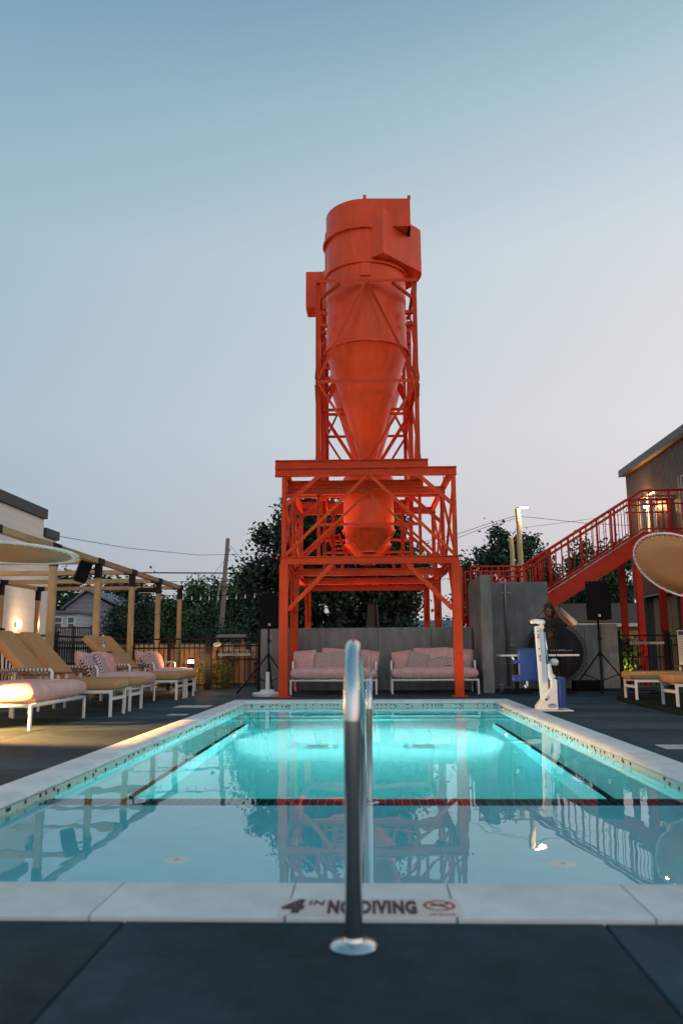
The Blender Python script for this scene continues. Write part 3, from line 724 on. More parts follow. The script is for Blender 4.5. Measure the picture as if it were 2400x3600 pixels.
# ================================================================== FURNITURE
def make_sofa(label, loc, rz, pillows):
    # local: width along x, front towards -y, back at +y
    s = thing('daybed_sofa', label, 'sofa', loc, rz, 'pink daybed sofas with white frames')
    W, D = 1.56, .88; hx, hy = W / 2, D / 2
    for x in (-hx, hx):
        for y in (-hy, hy):
            m = MB(); m.tube([(x, y, 0), (x, y, .26)], .019, 10); m.build('leg', WHITEM, s, smooth=True, sharp=50)
    m = MB(); m.tube([(-hx, -hy, .25), (hx, -hy, .25)], .020, 10); m.build('front_rail', WHITEM, s, smooth=True)
    m = MB(); m.tube([(-hx, hy, .25), (hx, hy, .25)], .020, 10); m.build('back_rail', WHITEM, s, smooth=True)
    for x in (-hx, hx):
        m = MB(); m.tube([(x, -hy, .25), (x, hy, .25)], .020, 10); m.build('side_rail', WHITEM, s, smooth=True)
        # arm: white tube hoop with rope
        m = MB(); m.tube([(x, -.02, .25), (x, -.02, .55), (x, .0, .58), (x, hy, .58), (x, hy, .25)], .021, 10); m.build('arm_frame', WHITEM, s, smooth=True)
        rp = MB()
        for k in range(9):
            y = .03 + k * .048; rp.tube([(x + .012, y, .59), (x + .024, y + (.02 if k % 2 else -.02), .44), (x + .012, y + (.045 if k % 2 else -.045) * .6, .26)], .008, 6)
            rp.tube([(x, y - .008, .58), (x, y + .012, .58)], .028, 8)
        rp.build('rope_weave', ROPE, s)
    m = MB(); m.tube([(-hx, hy, .58), (hx, hy, .58)], .021, 10); m.build('back_frame', WHITEM, s, smooth=True)
    rp = MB()
    for k in range(30):
        x = -hx + .03 + k * (W - .06) / 29; rp.tube([(x, hy + .01, .59), (x + (.025 if k % 2 else -.025), hy + .022, .44), (x, hy + .01, .26)], .008, 5)
        rp.tube([(x - .008, hy, .58), (x + .012, hy, .58)], .028, 6)
    rp.build('rope_weave', ROPE, s)
    for k in range(5):
        x = -hx + .2 + k * (W - .4) / 4; MB().box(x - .03, x + .03, -hy + .02, hy - .02, .262, .276).build('support_slat', WHITEM, s)
    m = MB(); m.cushion((0, -.035, .370), (W + .05, D + .01, .195), 9, .33, 22, crown=.22); m.build('seat_cushion', PINK, s, smooth=True)
    for (x, z, wd, h, tilt, rzp, kind, yy) in pillows:
        mt = Matrix.Rotation(R(rzp), 3, 'Z') @ Matrix.Rotation(R(90 - tilt), 3, 'X') 
        p = MB(); p.cushion((0, 0, 0), (wd, h, .17 if kind == 'p' else .13), 3.2, .42, 14)
        me_rot = Matrix.Rotation(R(90), 3, 'X')
        p.v = [me_rot @ v for v in p.v]
        o = p.build('back_pillow' if kind == 'p' else 'throw_pillow', PINKP if kind == 'p' else LATT, s, smooth=True)
        o.location = (x, yy, z); o.rotation_euler = (R(-tilt), R(rzp), 0)
    return s
# x, z centre, width, height, lean, roll, kind, y
PL_A = [(-.57, .60, .46, .40, 20, -5, 'p', .26), (-.02, .63, .50, .42, 18, 4, 'p', .31), (.62, .60, .44, .40, 20, 8, 'p', .26),
        (-.20, .58, .38, .37, 26, 4, 't', .16), (.12, .60, .38, .37, 24, -10, 't', .15), (.42, .58, .36, .36, 26, 14, 't', .15)]
PL_B = [(-.55, .59, .42, .38, 20, -8, 'p', .26), (-.16, .66, .40, .34, 16, 3, 'p', .33), (.10, .64, .50, .40, 18, -3, 'p', .30), (.55, .62, .50, .40, 18, 5, 'p', .28),
        (-.27, .58, .38, .35, 26, 12, 't', .16), (.08, .535, .44, .26, 46, -14, 't', .10), (.40, .54, .40, .26, 44, 6, 't', .13)]
PL_C = [(-.45, .60, .50, .40, 18, 5, 'p', .29), (.12, .60, .46, .40, 18, -4, 'p', .30), (.58, .60, .44, .38, 20, 5, 'p', .28),
        (-.05, .58, .38, .36, 26, 10, 't', .16), (-.62, .57, .36, .34, 28, -10, 't', .15)]
make_sofa('pink sofa left of the grab rail, against the low concrete wall', (-.715, 15.26, 0), 0, PL_A)
make_sofa('pink sofa on the right by the concrete pier and orange leg', (1.135, 15.30, 0), 0, PL_B)
make_sofa('pink daybed nearest the camera on the left, lit by a low lamp', (-3.98, 9.13, 0), R(90), [])
make_sofa('pink daybed between the two pairs of tan loungers', (-4.02, 12.47, 0), R(90), PL_C)
make_sofa('farthest pink daybed beyond the tan loungers, by the black fence', (-4.02, 15.52, 0), R(90), PL_C)

def make_lounger():
    # local: foot end at x=0, head towards -x, width along y 0..0.6
    s = thing('chaise_lounger', 'x', 'sun lounger', (0, 0, 0), 0, 'tan chaise loungers')
    WD = .58
    for y in (.02, WD - .02):
        m = MB(); m.box(-.048, -.012, y - .016, y + .016, 0, .285); m.build('leg', WHITEM, s, bevel=.004)
        m = MB(); m.box(-1.30, -1.264, y - .016, y + .016, 0, .285); m.build('leg', WHITEM, s, bevel=.004)
        m = MB(); m.box(-1.9, -.012, y - .017, y + .017, .286, .325); m.build('side_rail', WHITEM, s, bevel=.004)
        m = MB(); m.box(-.93, -.90, y - .016, y + .016, .326, .505); m.box(-1.30, -1.27, y - .016, y + .016, .326, .505); m.build('arm_post', WHITEM, s, bevel=.003)
        m = MB(); m.box(-1.36, -.84, y - .032, y + .032, .506, .53); m.build('armrest', TEAK, s, bevel=.006)
        m = MB(); m.tube([(-.99, y, .335), (-1.62, y, 1.0)], .013, 8); m.build('back_bar', WHITEM, s, smooth=True)
    m = MB(); m.box(-.046, -.014, .038, WD - .038, .20, .24); m.build('cross_rail', WHITEM, s, bevel=.004)
    for k in range(6): MB().box(-.18 - k * .15, -.12 - k * .15, .038, WD - .038, .305, .318).build('seat_slat', WHITEM, s)
    m = MB(); m.cushion((-.50, WD / 2, .388), (1.06, WD + .02, .115), 26, .22, 26); m.build('seat_cushion', TAN, s, smooth=True)
    a = math.atan2(.66, .60); c = Vector((-1.30, WD / 2, .715))
    mt = Matrix(((math.cos(a), 0, -math.sin(a)), (0, 1, 0), (math.sin(a), 0, math.cos(a))))
    mt = Matrix.Rotation(R(46), 3, 'Y')
    m = MB(); m.cushion(c, (.94, WD + .02, .115), 26, .22, 26, mt); m.build('back_cushion', TAN, s, smooth=True)
    m = MB(); m.tube([(-1.42, .06, .30), (-1.46, .06, .79)], .011, 8); m.tube([(-1.42, WD - .06, .30), (-1.46, WD - .06, .79)], .011, 8); m.build('back_prop', WHITEM, s)
    return s
lo0 = make_lounger()
LS = [((-3.22, 10.01, 0), 0, 'tan chaise lounger nearest the camera on the left deck'),
      ((-3.26, 10.94, 0), 0, 'second tan lounger from the camera, before the middle pink daybed'),
      ((-3.22, 13.38, 0), 0, 'third tan lounger from the camera, just past the middle pink daybed'),
      ((-3.20, 14.02, 0), 0, 'farthest tan lounger on the left deck, before the last daybed'),
      ((3.98, 13.15, 0), PI, 'farthest tan lounger on the dark turf at right'),
      ((4.02, 11.60, 0), PI, 'middle tan lounger on the dark turf at right'),
      ((4.12, 10.60, 0), PI, 'tan lounger cut by the right edge of the picture')]
for i, (l, rz, lab) in enumerate(LS):
    o = lo0 if i == 0 else copy_tree(lo0)
    o.location = l; o.rotation_euler = (0, 0, rz); o['label'] = lab

# turf patch
tp = [(3.95 + .02, 13.5), (4.25, 13.85), (5.2, 14.2), (7.0, 14.2), (7.0, 7.2), (5.2, 7.4), (4.2, 8.6), (3.68, 10.0), (3.72, 11.6), (3.78, 12.8)]
m = MB(); m.prism([(x, y, .004) for x, y in tp], (0, 0, .022)); o = m.build('turf_mat', TURF); tag(o, 'dark green artificial turf mat under the right loungers', 'turf mat')

# bottle on the left fence side table
bt = thing('glass_bottle', 'clear glass bottle standing behind the third tan lounger', 'bottle', (-4.62, 13.72, .80))
m = MB(); m.lathe([(0, 0), (.034, 0), (.036, .02), (.036, .15), (.014, .20), (.012, .27), (.014, .275)], n=16); m.build('bottle_body', CLEAR, bt, smooth=True)
m = MB(); m.lathe([(.0145, .25), (.0145, .282), (0, .282)], n=12); m.build('cap', WHITEP, bt)
m = MB(); m.lathe([(.0368, .05), (.0368, .12)], n=16); m.build('label_band', PLAQUE, bt)
tb = thing('side_table', 'small dark post table holding the glass bottle by the fence', 'table', (-4.62, 13.72, 0))
m = MB(); m.lathe([(0, .78), (.16, .78), (.16, .80), (0, .80)], n=24); m.build('table_top', DARKRED, tb)
m = MB(); m.tube([(0, 0, 0), (0, 0, .78)], .025, 10); m.build('leg', BLACKM, tb); m = MB(); m.lathe([(.14, 0), (.14, .015), (.03, .03)], n=20); m.build('base', BLACKM, tb)

# white parasol base by the left tower leg
pb = thing('parasol_base', 'empty white parasol base with short tube beside the left orange leg', 'parasol base', (-1.87, 14.45, 0))
m = MB(); m.lathe([(.26, 0), (.27, .02), (.27, .055), (.25, .065), (.13, .07), (.12, .11), (.05, .12)], n=32); m.build('base_disc', WHITEP, pb, smooth=True, sharp=40)
m = MB(); m.tube([(0, 0, .1), (0, 0, .42)], .034, 14); m.build('tube', WHITEP, pb, smooth=True, sharp=60)

# round laced shade discs
def disc(name, label, c, nrm, rad, fabric, group, post=None):
    c = Vector(c); nrm = Vector(nrm).normalized(); a = nrm.cross(Vector((0, 0, 1))).normalized(); b_ = nrm.cross(a)
    base = Vector((post[0], post[1], 0)) if post else Vector((c.x, c.y, 0))
    s = thing(name, label, 'shade', base, group=group)
    P = lambda r_, t_, h=0: c + (a * math.cos(t_) + b_ * math.sin(t_)) * r_ + nrm * h
    m = MB(base); m.tube([P(rad, 2 * PI * k / 56) for k in range(57)], .016 if post else .011, 10, cap=False); m.build('ring', WHITEM if post else M('dark_ring_metal', (.10, .11, .11), rough=.5, metal=.3), s, smooth=True)
    m = MB(base); rr = rad - .06
    vs = [P(0, 0, -.03)] + [P(rr * .5, 2 * PI * k / 56, -.022) for k in range(56)] + [P(rr, 2 * PI * k / 56, 0) for k in range(56)]
    fs = [(0, 1 + k, 1 + (k + 1) % 56) for k in range(56)] + [(1 + k, 57 + k, 57 + (k + 1) % 56, 1 + (k + 1) % 56) for k in range(56)]
    m.add(vs, fs); o = m.build('fabric', fabric, s, smooth=True)
    sd = o.modifiers.new('thickness', 'SOLIDIFY'); sd.thickness = .008; sd.offset = 0
    lc = MB(base); nl = 44
    for k in range(nl):
        t0 = 2 * PI * k / nl; t1 = t0 + PI / nl; lc.tube([P(rr - .01, t0, .006), P(rad + .02, t1, .012)], .0045, 5); lc.tube([P(rad + .02, t1, -.012), P(rr - .01, t0 + 2 * PI / nl, -.006)], .0045, 5)
    lc.build('lacing', WHITEP if post else BLACKP, s)
    if post:
        px, py = post; t_ = max(range(72), key=lambda k: -((P(rad, 2 * PI * k / 72) - Vector((px, py, c.z))).length)); e = P(rad, 2 * PI * t_ / 72)
        m = MB(base); m.tube([(px, py, .06), (px, py, e.z - .05), tuple(e)], .022, 12); m.build('post', WHITEM, s, smooth=True)
        m = MB(base); m.lathe([(.25, 0), (.26, .02), (.26, .05), (.1, .07), (.03, .08)], (px, py, 0), n=28); m.build('base', WHITEP, s, smooth=True)
    return s
def vdir(c): return (Vector(c) - Vector((0, 0, CAM_H))).normalized()
CL = (-4.07, 8.7, 1.89); vl = vdir(CL)
disc('shade_disc', 'round tan shade disc laced to a white ring, hanging low at the left edge', CL, -vl * .23 + (rt * -.11 - up * .99) * .97, .76, CANVAS, 'laced shade discs', (-4.75, 8.5))
CR = (5.02, 13.2, 2.12); vr = vdir(CR)
disc('shade_disc', 'tilted round tan shade disc in front of the red stairs at right', CR, -vr * .56 + (rt * -.45 - up * .89) * .83, .735, CANVAS, 'laced shade discs', (5.95, 13.4))
CB = (3.70, 16.55, .73)
disc('shade_disc', 'dark round shade disc leaning on the wall behind the standing man', CB, (-.12, -.97, .20), .61, CANVASD, 'laced shade discs')

# ================================================================== POOL LIFT
LX, LY = 2.14, 10.9
lf = thing('pool_lift', 'white and blue pool lift chair at the right pool edge', 'pool lift', (LX, LY, 0))
def LP(x, y, z): return (x - LX, y, z)
m = MB(); m.box(.0, .45, -.20, .22, .0, .012); m.build('base_plate', WHITEP, lf)
m = MB(); m.prism([LP(2.15, -.10, .013), LP(2.42, -.10, .013), LP(2.425, -.10, .40), LP(2.345, -.10, .41), LP(2.34, -.10, .30), LP(2.235, -.10, .16), LP(2.15, -.10, .05)], (0, .20, 0)); m.build('base_housing', WHITEP, lf, bevel=.012)
m = MB(); m.beam(LP(2.268, 0, .10), LP(2.232, 0, 1.10), .10, .11, (0, 1, 0)); m.build('mast', WHITEP, lf, bevel=.01)
m = MB(); m.beam(LP(2.215, -.075, .36), LP(2.20, -.075, 1.06), .055, .03, (0, 1, 0)); m.build('mast_cover', WHITEP, lf, bevel=.008)
m = MB(); m.tube([LP(2.15, 0, 1.155), LP(2.20, 0, 1.165), LP(2.285, 0, 1.15)], [.028, .034, .038], 14); m.sphere(LP(2.285, 0, 1.148), .04); m.sphere(LP(2.15, 0, 1.155), .028); m.tube([LP(2.262, -.07, 1.085), LP(2.262, .07, 1.085)], .03, 14); m.build('arm_head', WHITEP, lf, smooth=True, sharp=40)
m = MB(); m.tube([LP(2.297, -.02, 1.02), LP(2.34, -.02, .57)], .018, 12); m.build('actuator_rod', STEEL, lf, smooth=True)
m = MB(); m.tube([LP(2.335, -.02, .60), LP(2.350, -.02, .43)], [.03, .045], 14); m.sphere(LP(2.365, -.02, .43), (.055, .05, .045)); m.build('actuator_motor', WHITEP, lf, smooth=True, sharp=40)
# seat seen from behind
m = MB(); m.cushion(LP(2.17, .20, .585), (.40, .44, .07), 6, .35, 18, Matrix.Rotation(R(90), 3, 'X')); m.build('seat_back', BLUEP, lf, smooth=True)
m = MB(); m.box(-.16, .24, .20, .62, .36, .42); m.build('seat_pan', BLUEP, lf, bevel=.03)
m = MB(); m.box(-.225, -.14, .17, .26, .60, .66); m.box(-.25, -.13, .16, .27, .37, .45); m.build('seat_wing', BLUEP, lf, bevel=.015)
m = MB(); m.tube([LP(1.945, .25, .64), LP(1.90, .22, .69)], .014, 10); m.build('armrest', WHITEP, lf, smooth=True)
m = MB(); m.cushion(LP(2.44, .12, .62), (.10, .12, .10), 3, .4, 10); m.tube([LP(2.40, .15, .64), LP(2.47, .12, .655), LP(2.495, .11, .63)], .010, 8); m.build('armrest', WHITEP, lf, smooth=True)
m = MB(); m.tube([LP(2.075, .15, .37), LP(2.07, .12, .31), LP(2.045, .10, .295), LP(2.03, .09, .32)], .014, 10); m.build('foot_hook', WHITEP, lf, smooth=True)
m = MB(); m.tube([LP(2.41, .1, .62), LP(2.43, .1, .40)], .012, 8); m.build('control_cable', BLACKP, lf)
m = MB(); m.box(2.432 - LX, 2.53 - LX, -.12, .16, .045, .43); m.build('battery_cover', BLUEP, lf, bevel=.02)
m = MB(); m.tube([LP(2.27, -.1015, .145), LP(2.27, -.107, .145)], .017, 14); m.tube([LP(2.295, -.1015, .175), LP(2.295, -.106, .175)], .009, 10); m.build('pivot_bolt', M('brown_bolt', (.10, .03, .03), rough=.5), lf)
m = MB(); vs = [(.2 + .058 * math.cos(2 * PI * k / 28), -.1025, .065 + .03 * math.sin(2 * PI * k / 28)) for k in range(28)]; m.add(vs, [tuple(range(28))]); m.build('oval_badge', M('teal_badge', (.03, .17, .26), rough=.4), lf)
m = MB(); vs = [(.2 + .052 * math.cos(2 * PI * k / 28), -.1030, .065 + .026 * math.sin(2 * PI * k / 28)) for k in range(28)]; vs += [(.2 + .048 * math.cos(2 * PI * k / 28), -.1030, .065 + .022 * math.sin(2 * PI * k / 28)) for k in range(28)]
m.add(vs, [(k, (k + 1) % 28, 28 + (k + 1) % 28, 28 + k) for k in range(28)]); m.build('badge_rim', WHITEP, lf)
m = MB(); m.box(.165, .238, -.1035, -.1030, .060, .066); m.box(.175, .228, -.1035, -.1030, .050, .054); m.build('badge_lettering', WHITEP, lf)
for z, mt, hh in ((.955, REDINK, .035), (1.03, INK, .015), (.985, INK, .014), (.80, INK, .02), (.70, INK, .03), (.655, REDINK, .03)):
    m = MB(); xx = 2.232 + (2.268 - 2.232) * (1.10 - z) / 1.0 - LX - .034
    m.box(xx - .009, xx + .009, -.0955, -.0935, z - hh / 2, z + hh / 2); m.build('warning_decal', mt, lf)

# ================================================================== TABLE, MAN, GEAR
tb = thing('dj_table', 'white topped table with two pedestals in front of the standing man', 'table', (3.02, 15.05, 0))
m = MB(); m.box(-.70, .70, -.33, .33, .665, .70); m.build('table_top', WHITEP, tb, bevel=.004)
for x in (-.38, .40):
    m = MB(); m.lathe([(.30, 0), (.30, .012), (.26, .025), (.05, .05), (.04, .06)], (x, 0, 0), n=28); m.build('pedestal_base', BLACKM, tb, smooth=True, sharp=40)
    m = MB(); m.tube([(x, 0, .05), (x, 0, .664)], .038, 14); m.build('pedestal_column', BLACKM, tb, smooth=True, sharp=60)
mixr = thing('dj_mixer', 'black mixing console with small lit screen on the white table', 'mixer', (3.46, 15.02, .70))
m = MB(); m.box(-.22, .22, -.16, .16, .006, .055); m.prism([(-.22, .02, .055), (-.22, .16, .055), (-.22, .16, .085)], (.44, 0, 0)); m.build('mixer_body', BLACKP, mixr, bevel=.006)
m = MB(); m.box(-.03, .06, -.02, .05, .075, .080); m.build('screen', M('teal_screen', (.02, .1, .1), emis=(.2, .9, .8), estr=.6), mixr)
for k in range(9): m = MB(); m.lathe([(.012, .055), (.012, .078), (0, .08)], (-.19 + k * .045, -.09, 0), n=10); m.build('knob', GREYINK, mixr)
for x, y in ((-.2, -.14), (.2, -.14), (-.2, .14), (.2, .14)): MB().box(x - .01, x + .01, y - .01, y + .01, 0, .006).build('foot', BLACKP, mixr)
lp = thing('glass_tumbler', 'small glass on the left of the white table', 'glass', (2.86, 15.0, .70))
m = MB(); m.lathe([(0, 0), (.028, 0), (.034, .11), (.031, .11), (.026, .006), (0, .006)], n=18); m.build('glass_body', CLEAR, lp, smooth=True)
m = MB(); m.lathe([(.0265, .01), (.029, .06), (0, .06)], n=18); m.build('drink', M('amber_drink', (.5, .25, .05), rough=.2), lp)
lt = thing('closed_laptop', 'thin dark tray lying at the left end of the white table', 'tray', (2.56, 15.0, .70))
m = MB(); m.box(-.15, .15, -.11, .11, .0, .014); m.build('tray_body', BLACKP, lt, bevel=.004); m = MB(); m.box(-.13, .13, -.09, .09, .0145, .017); m.build('tray_pad', GREYINK, lt)
cu = thing('plastic_cup', 'clear plastic cup standing on the deck by the concrete pier', 'cup', (2.42, 15.45, 0))
m = MB(); m.lathe([(0, .004), (.04, .004), (.058, .145), (.061, .147), (.058, .15), (.055, .145), (.038, .008)], n=20); m.build('cup_wall', CLEAR, cu, smooth=True)
m = MB(); m.lathe([(.0595, .142), (.062, .146), (.0595, .150)], n=20); m.build('rim', WHITEP, cu)
cb = thing('power_cable', 'black power cable lying on the deck below the table', 'cable', (2.6, 15.5, 0))
rc = random.Random(5); pts = [(2.30 + k * .13, 15.62 + .14 * math.sin(k * 1.3) + .05 * rc.random(), .012) for k in range(24)]
m = MB(cb.location); m.tube(pts, .010, 6); m.build('cable_run', BLACKP, cb, smooth=True); m = MB(cb.location); m.tube([(p[0], p[1] + .12 + .05 * math.sin(p[0] * 7), .012) for p in pts[4:18]], .009, 6); m.build('cable_loop', BLACKP, cb, smooth=True)
hc = thing('hanging_cable', 'thin black cable looping below the table edge near the mixer', 'cable', (3.5, 15.0, 0))
m = MB(hc.location); m.tube([(3.30, 14.71, .70), (3.33, 14.68, .60), (3.40, 14.68, .45), (3.52, 14.68, .40), (3.62, 14.70, .50), (3.63, 14.72, .66), (3.61, 14.74, .71)], .006, 6); m.build('cable_loop', BLACKP, hc, smooth=True)

# the man with both hands raised to his head, looking down
mx_, my_ = 3.385, 15.62
man = thing('person', 'man in a black T-shirt holding both hands to his head behind the table', 'person', (mx_, my_, 0))
def cap(mb, chain):
    # chain of (x,y,z,r): tapered tube with rounded ends
    for a, b_ in zip(chain, chain[1:]):
        mb.tube([a[:3], b_[:3]], [a[3], b_[3]], 14); 
    for a in chain: mb.sphere(a[:3], a[3], 14, 10)
def remesh(o, v, it=4):
    r = o.modifiers.new('remesh', 'REMESH'); r.mode = 'VOXEL'; r.voxel_size = v; r.use_smooth_shade = True
    s = o.modifiers.new('smooth', 'SMOOTH'); s.iterations = it; s.factor = .5
B = MB()
hd = Vector((0, -.09, 1.520)); tilt = Matrix.Rotation(R(24), 3, 'X')
def hp(x, y, z): return tuple(hd + tilt @ Vector((x, y, z)))
B.sphere(hd + tilt @ Vector((0, .012, .03)), (.078, .094, .092), 18, 14, tilt)
B.sphere(hp(0, -.022, -.045), (.058, .066, .074), 16, 12, tilt)
B.sphere(hp(0, -.050, -.092), (.030, .028, .026), 12, 8, tilt)
cap(B, [(*hp(0, -.088, .012), .010), (*hp(0, -.106, -.022), .014)])
for sx in (-1, 1):
    B.sphere(hp(sx * .080, .012, -.005), (.012, .022, .032), 10, 8, tilt)
    B.sphere(hp(sx * .032, -.082, .022), (.024, .012, .010), 10, 8, tilt)
cap(B, [(0, -.055, 1.46, .052), (0, .0, 1.34, .060), (0, .01, 1.28, .075)])
cap(B, [(-.16, .0, 1.31, .062), (.16, .0, 1.31, .062)])
for z, rx, ry in ((1.24, .168, .105), (1.14, .160, .108), (1.04, .146, .102), (.94, .142, .100), (.86, .150, .105), (.80, .155, .108)): B.sphere((0, 0, z), (rx, ry, .085), 18, 12)
for sx, el, wr in ((-1, (-.395, -.10, 1.315), (-.155, -.115, 1.485)), (1, (.365, -.10, 1.25), (.165, -.115, 1.475))):
    cap(B, [(sx * .185, .0, 1.315, .058), (*[(a + b_) / 2 for a, b_ in zip((sx * .185, 0, 1.315), el)], .048), (*el, .040)])
    mid = [(a * .6 + b_ * .4) for a, b_ in zip(el, wr)]
    cap(B, [(*el, .040), (*mid, .040), (*wr, .026)])
    palm = (wr[0] - sx * .035, wr[1] - .005, wr[2] + .045)
    cap(B, [(*wr, .024), (wr[0] - sx * .02, wr[1] - .01, wr[2] + .03, .030), (*palm, .028)])
    for k in range(4):                       # four fingers curled over the hair
        f0 = Vector(palm) + Vector((-sx * .004, -.036 + k * .022, .012)); ln = (.040, .046, .044, .034)[k]
        f1 = f0 + Vector((-sx * ln * .55, -.004, ln * .75)); f2 = f1 + Vector((-sx * ln * .75, 0, ln * .22))
        cap(B, [(*f0, .0105), (*f1, .0095), (*f2, .008)])
    t0 = Vector((wr[0] - sx * .012, wr[1] - .028, wr[2] + .02)); cap(B, [(*t0, .012), (t0.x - sx * .014, t0.y - .022, t0.z + .026, .011), (t0.x - sx * .030, t0.y - .022, t0.z + .044, .009)])
for sx in (-1, 1):
    cap(B, [(sx * .085, 0, .82, .085), (sx * .10, -.01, .46, .058), (sx * .105, .02, .30, .056), (sx * .11, .02, .085, .040)])
    cap(B, [(sx * .11, .03, .050, .042), (sx * .118, -.13, .030, .030)])
bd = B.build('body', SKIN, man, smooth=True); remesh(bd, .0085)
T = MB()
for z, rx, ry in ((1.33, .10, .075), (1.25, .182, .120), (1.14, .175, .124), (1.04, .162, .118), (.94, .160, .117), (.86, .168, .122), (.80, .172, .125)): T.sphere((0, 0, z), (rx, ry, .09), 18, 12)
cap(T, [(-.165, .0, 1.315, .076), (.165, .0, 1.315, .076)])
for sx, el in ((-1, (-.395, -.10, 1.315)), (1, (.365, -.10, 1.25))):
    e2 = [a * .30 + b_ * .70 for a, b_ in zip((sx * .185, 0, 1.315), el)]; cap(T, [(sx * .185, .0, 1.315, .076), (*e2, .068)])
sh = T.build('t_shirt', CLOTH, man, smooth=True); remesh(sh, .013)
T = MB(); T.sphere((0, 0, .80), (.163, .118, .10), 16, 10)
for sx in (-1, 1): cap(T, [(sx * .085, 0, .80, .098), (sx * .10, -.01, .46, .074), (sx * .108, .02, .11, .062)])
tr = T.build('trousers', TROUS, man, smooth=True); remesh(tr, .015)
T = MB()
for sx in (-1, 1): cap(T, [(sx * .11, .035, .058, .055), (sx * .115, -.06, .045, .048), (sx * .12, -.14, .038, .038)])
so = T.build('shoes', BLACKP, man, smooth=True); remesh(so, .014)
T = MB(); T.sphere(hd + tilt @ Vector((0, .028, .058)), (.089, .098, .080), 18, 12, tilt); rh = random.Random(9)
for k in range(34):
    a = rh.uniform(0, 2 * PI); el = rh.uniform(.15, 1.4); T.sphere(hd + tilt @ Vector((.082 * math.cos(a) * math.cos(el), .03 + .09 * math.sin(a) * math.cos(el), .058 + .078 * math.sin(el))), rh.uniform(.014, .026), 8, 6)
hr = T.build('hair', HAIR, man, smooth=True); remesh(hr, .009, 1)
T = MB(); T.sphere(hp(0, -.048, -.085), (.046, .042, .036), 14, 10, tilt); cap(T, [(*hp(-.062, -.02, -.04), .016), (*hp(-.04, -.06, -.085), .02), (*hp(.04, -.06, -.085), .02), (*hp(.062, -.02, -.04), .016)])
be = T.build('beard', HAIR, man, smooth=True); remesh(be, .008, 2)
for sx in (-1, 1):
    T = MB(); T.sphere(hp(sx * .031, -.089, .010), .010, 10, 8); T.build('eye', INK, man, smooth=True)
    T = MB(); cap(T, [(*hp(sx * .018, -.096, .030), .005), (*hp(sx * .048, -.086, .032), .004)]); T.build('eyebrow', HAIR, man)
T = MB(); T.beam(hp(-.024, -.094, -.058), hp(.024, -.094, -.058), .008, .006); T.build('mouth', M('lips', (.22, .07, .06), rough=.5), man)
T = MB(); T.sphere((.0, -.128, 1.075), (.048, .004, .05), 14, 8); T.sphere((-.03, -.124, 1.02), (.03, .004, .02), 12, 6); T.build('shirt_print', M('dark_red_print', (.10, .03, .022), rough=.8), man)

# speakers on tripods
def speaker_set(c, z0, z1, wd, rz, side):
    sp = thing('loudspeaker', 'black loudspeaker on a tripod, %s' % side, 'loudspeaker', (c[0], c[1], z0), rz, 'loudspeakers on tripods')
    h = z1 - z0
    m = MB(); m.prism([(-wd / 2, -.18, 0), (wd / 2, -.18, 0), (wd / 2 - .07, .20, 0), (-wd / 2 + .07, .20, 0)], (0, 0, h)); m.build('cabinet', BLACKP, sp, bevel=.012)
    m = MB(); m.box(-wd / 2 + .018, wd / 2 - .018, -.197, -.181, .02, h - .02); m.build('grille', GRILL, sp, bevel=.006)
    m = MB(); m.box(-.020, .020, -.2005, -.1975, .055, .097); m.build('badge', WHITEP, sp)
    m = MB(); m.beam((-.008, -.2012, .064), (.010, -.2012, .088), .006, .0006, (0, -1, 0)); m.box(-.012, -.007, -.2016, -.2008, .062, .090); m.build('badge_mark', INK, sp)
    m = MB(); m.tube([(0, 0, -.05), (0, 0, 0)], .022, 12); m.build('pole_socket', BLACKP, sp)
    m = MB(); m.tube([(wd / 2 - .04, -.198, h - .035), (wd / 2 - .04, -.2015, h - .035)], .007, 10); m.tube([(-wd / 2 + .035, -.198, h - .035), (-wd / 2 + .035, -.2015, h - .035)], .007, 10); m.build('grille_screw', GALV, sp)
    st = thing('speaker_stand', 'black tripod stand carrying the %s loudspeaker' % ('left' if c[0] < 0 else 'right'), 'tripod', (c[0], c[1], 0), rz, 'speaker tripods')
    m = MB(); m.tube([(0, 0, .10), (0, 0, z0 - .05)], .018, 12); m.build('pole', BLACKM, st, smooth=True)
    m = MB(); m.tube([(0, 0, .66), (0, 0, .74)], .032, 12); m.build('collar', BLACKP, st); m = MB(); m.tube([(0, 0, .95), (0, 0, 1.02)], .026, 12); m.tube([(.02, 0, .98), (.06, 0, .98)], .012, 8); m.build('clamp', BLACKP, st)
    for k, a in enumerate((-100, 20, 140) if c[0] > 0 else (-160, -40, 80)):
        dx, dy = math.cos(R(a)), math.sin(R(a))
        m = MB(); m.tube([(dx * .03, dy * .03, .70), (dx * .62, dy * .62, .022)], .014, 10); m.build('leg', BLACKM, st, smooth=True)
        m = MB(); m.tube([(0, 0, .20), (dx * .36, dy * .36, .32)], .010, 8); m.build('strut', BLACKM, st)
        m = MB(); m.sphere((dx * .62, dy * .62, .022), .022, 10, 8); m.build('rubber_foot', BLACKP, st)
speaker_set((4.26, 15.35), 1.33, 2.05, .455, R(-6), 'right of the standing man')
speaker_set((-2.00, 15.55), 1.215, 1.90, .40, R(10), 'left of the orange tower leg')
ub = thing('black_floor_speaker', 'low black speaker cabinet on the deck behind the right tripod', 'loudspeaker', (4.10, 15.75, 0))
m = MB(); m.box(-.26, .26, -.2, .2, .012, .20); m.build('cabinet', BLACKP, ub, bevel=.02); m = MB(); m.box(-.23, .23, -.206, -.201, .03, .18); m.build('grille', GRILL, ub)
for x in (-.2, .2):
    for y in (-.15, .15): MB().cbox((x, y, .006), (.04, .04, .012)).build('foot', BLACKP, ub)

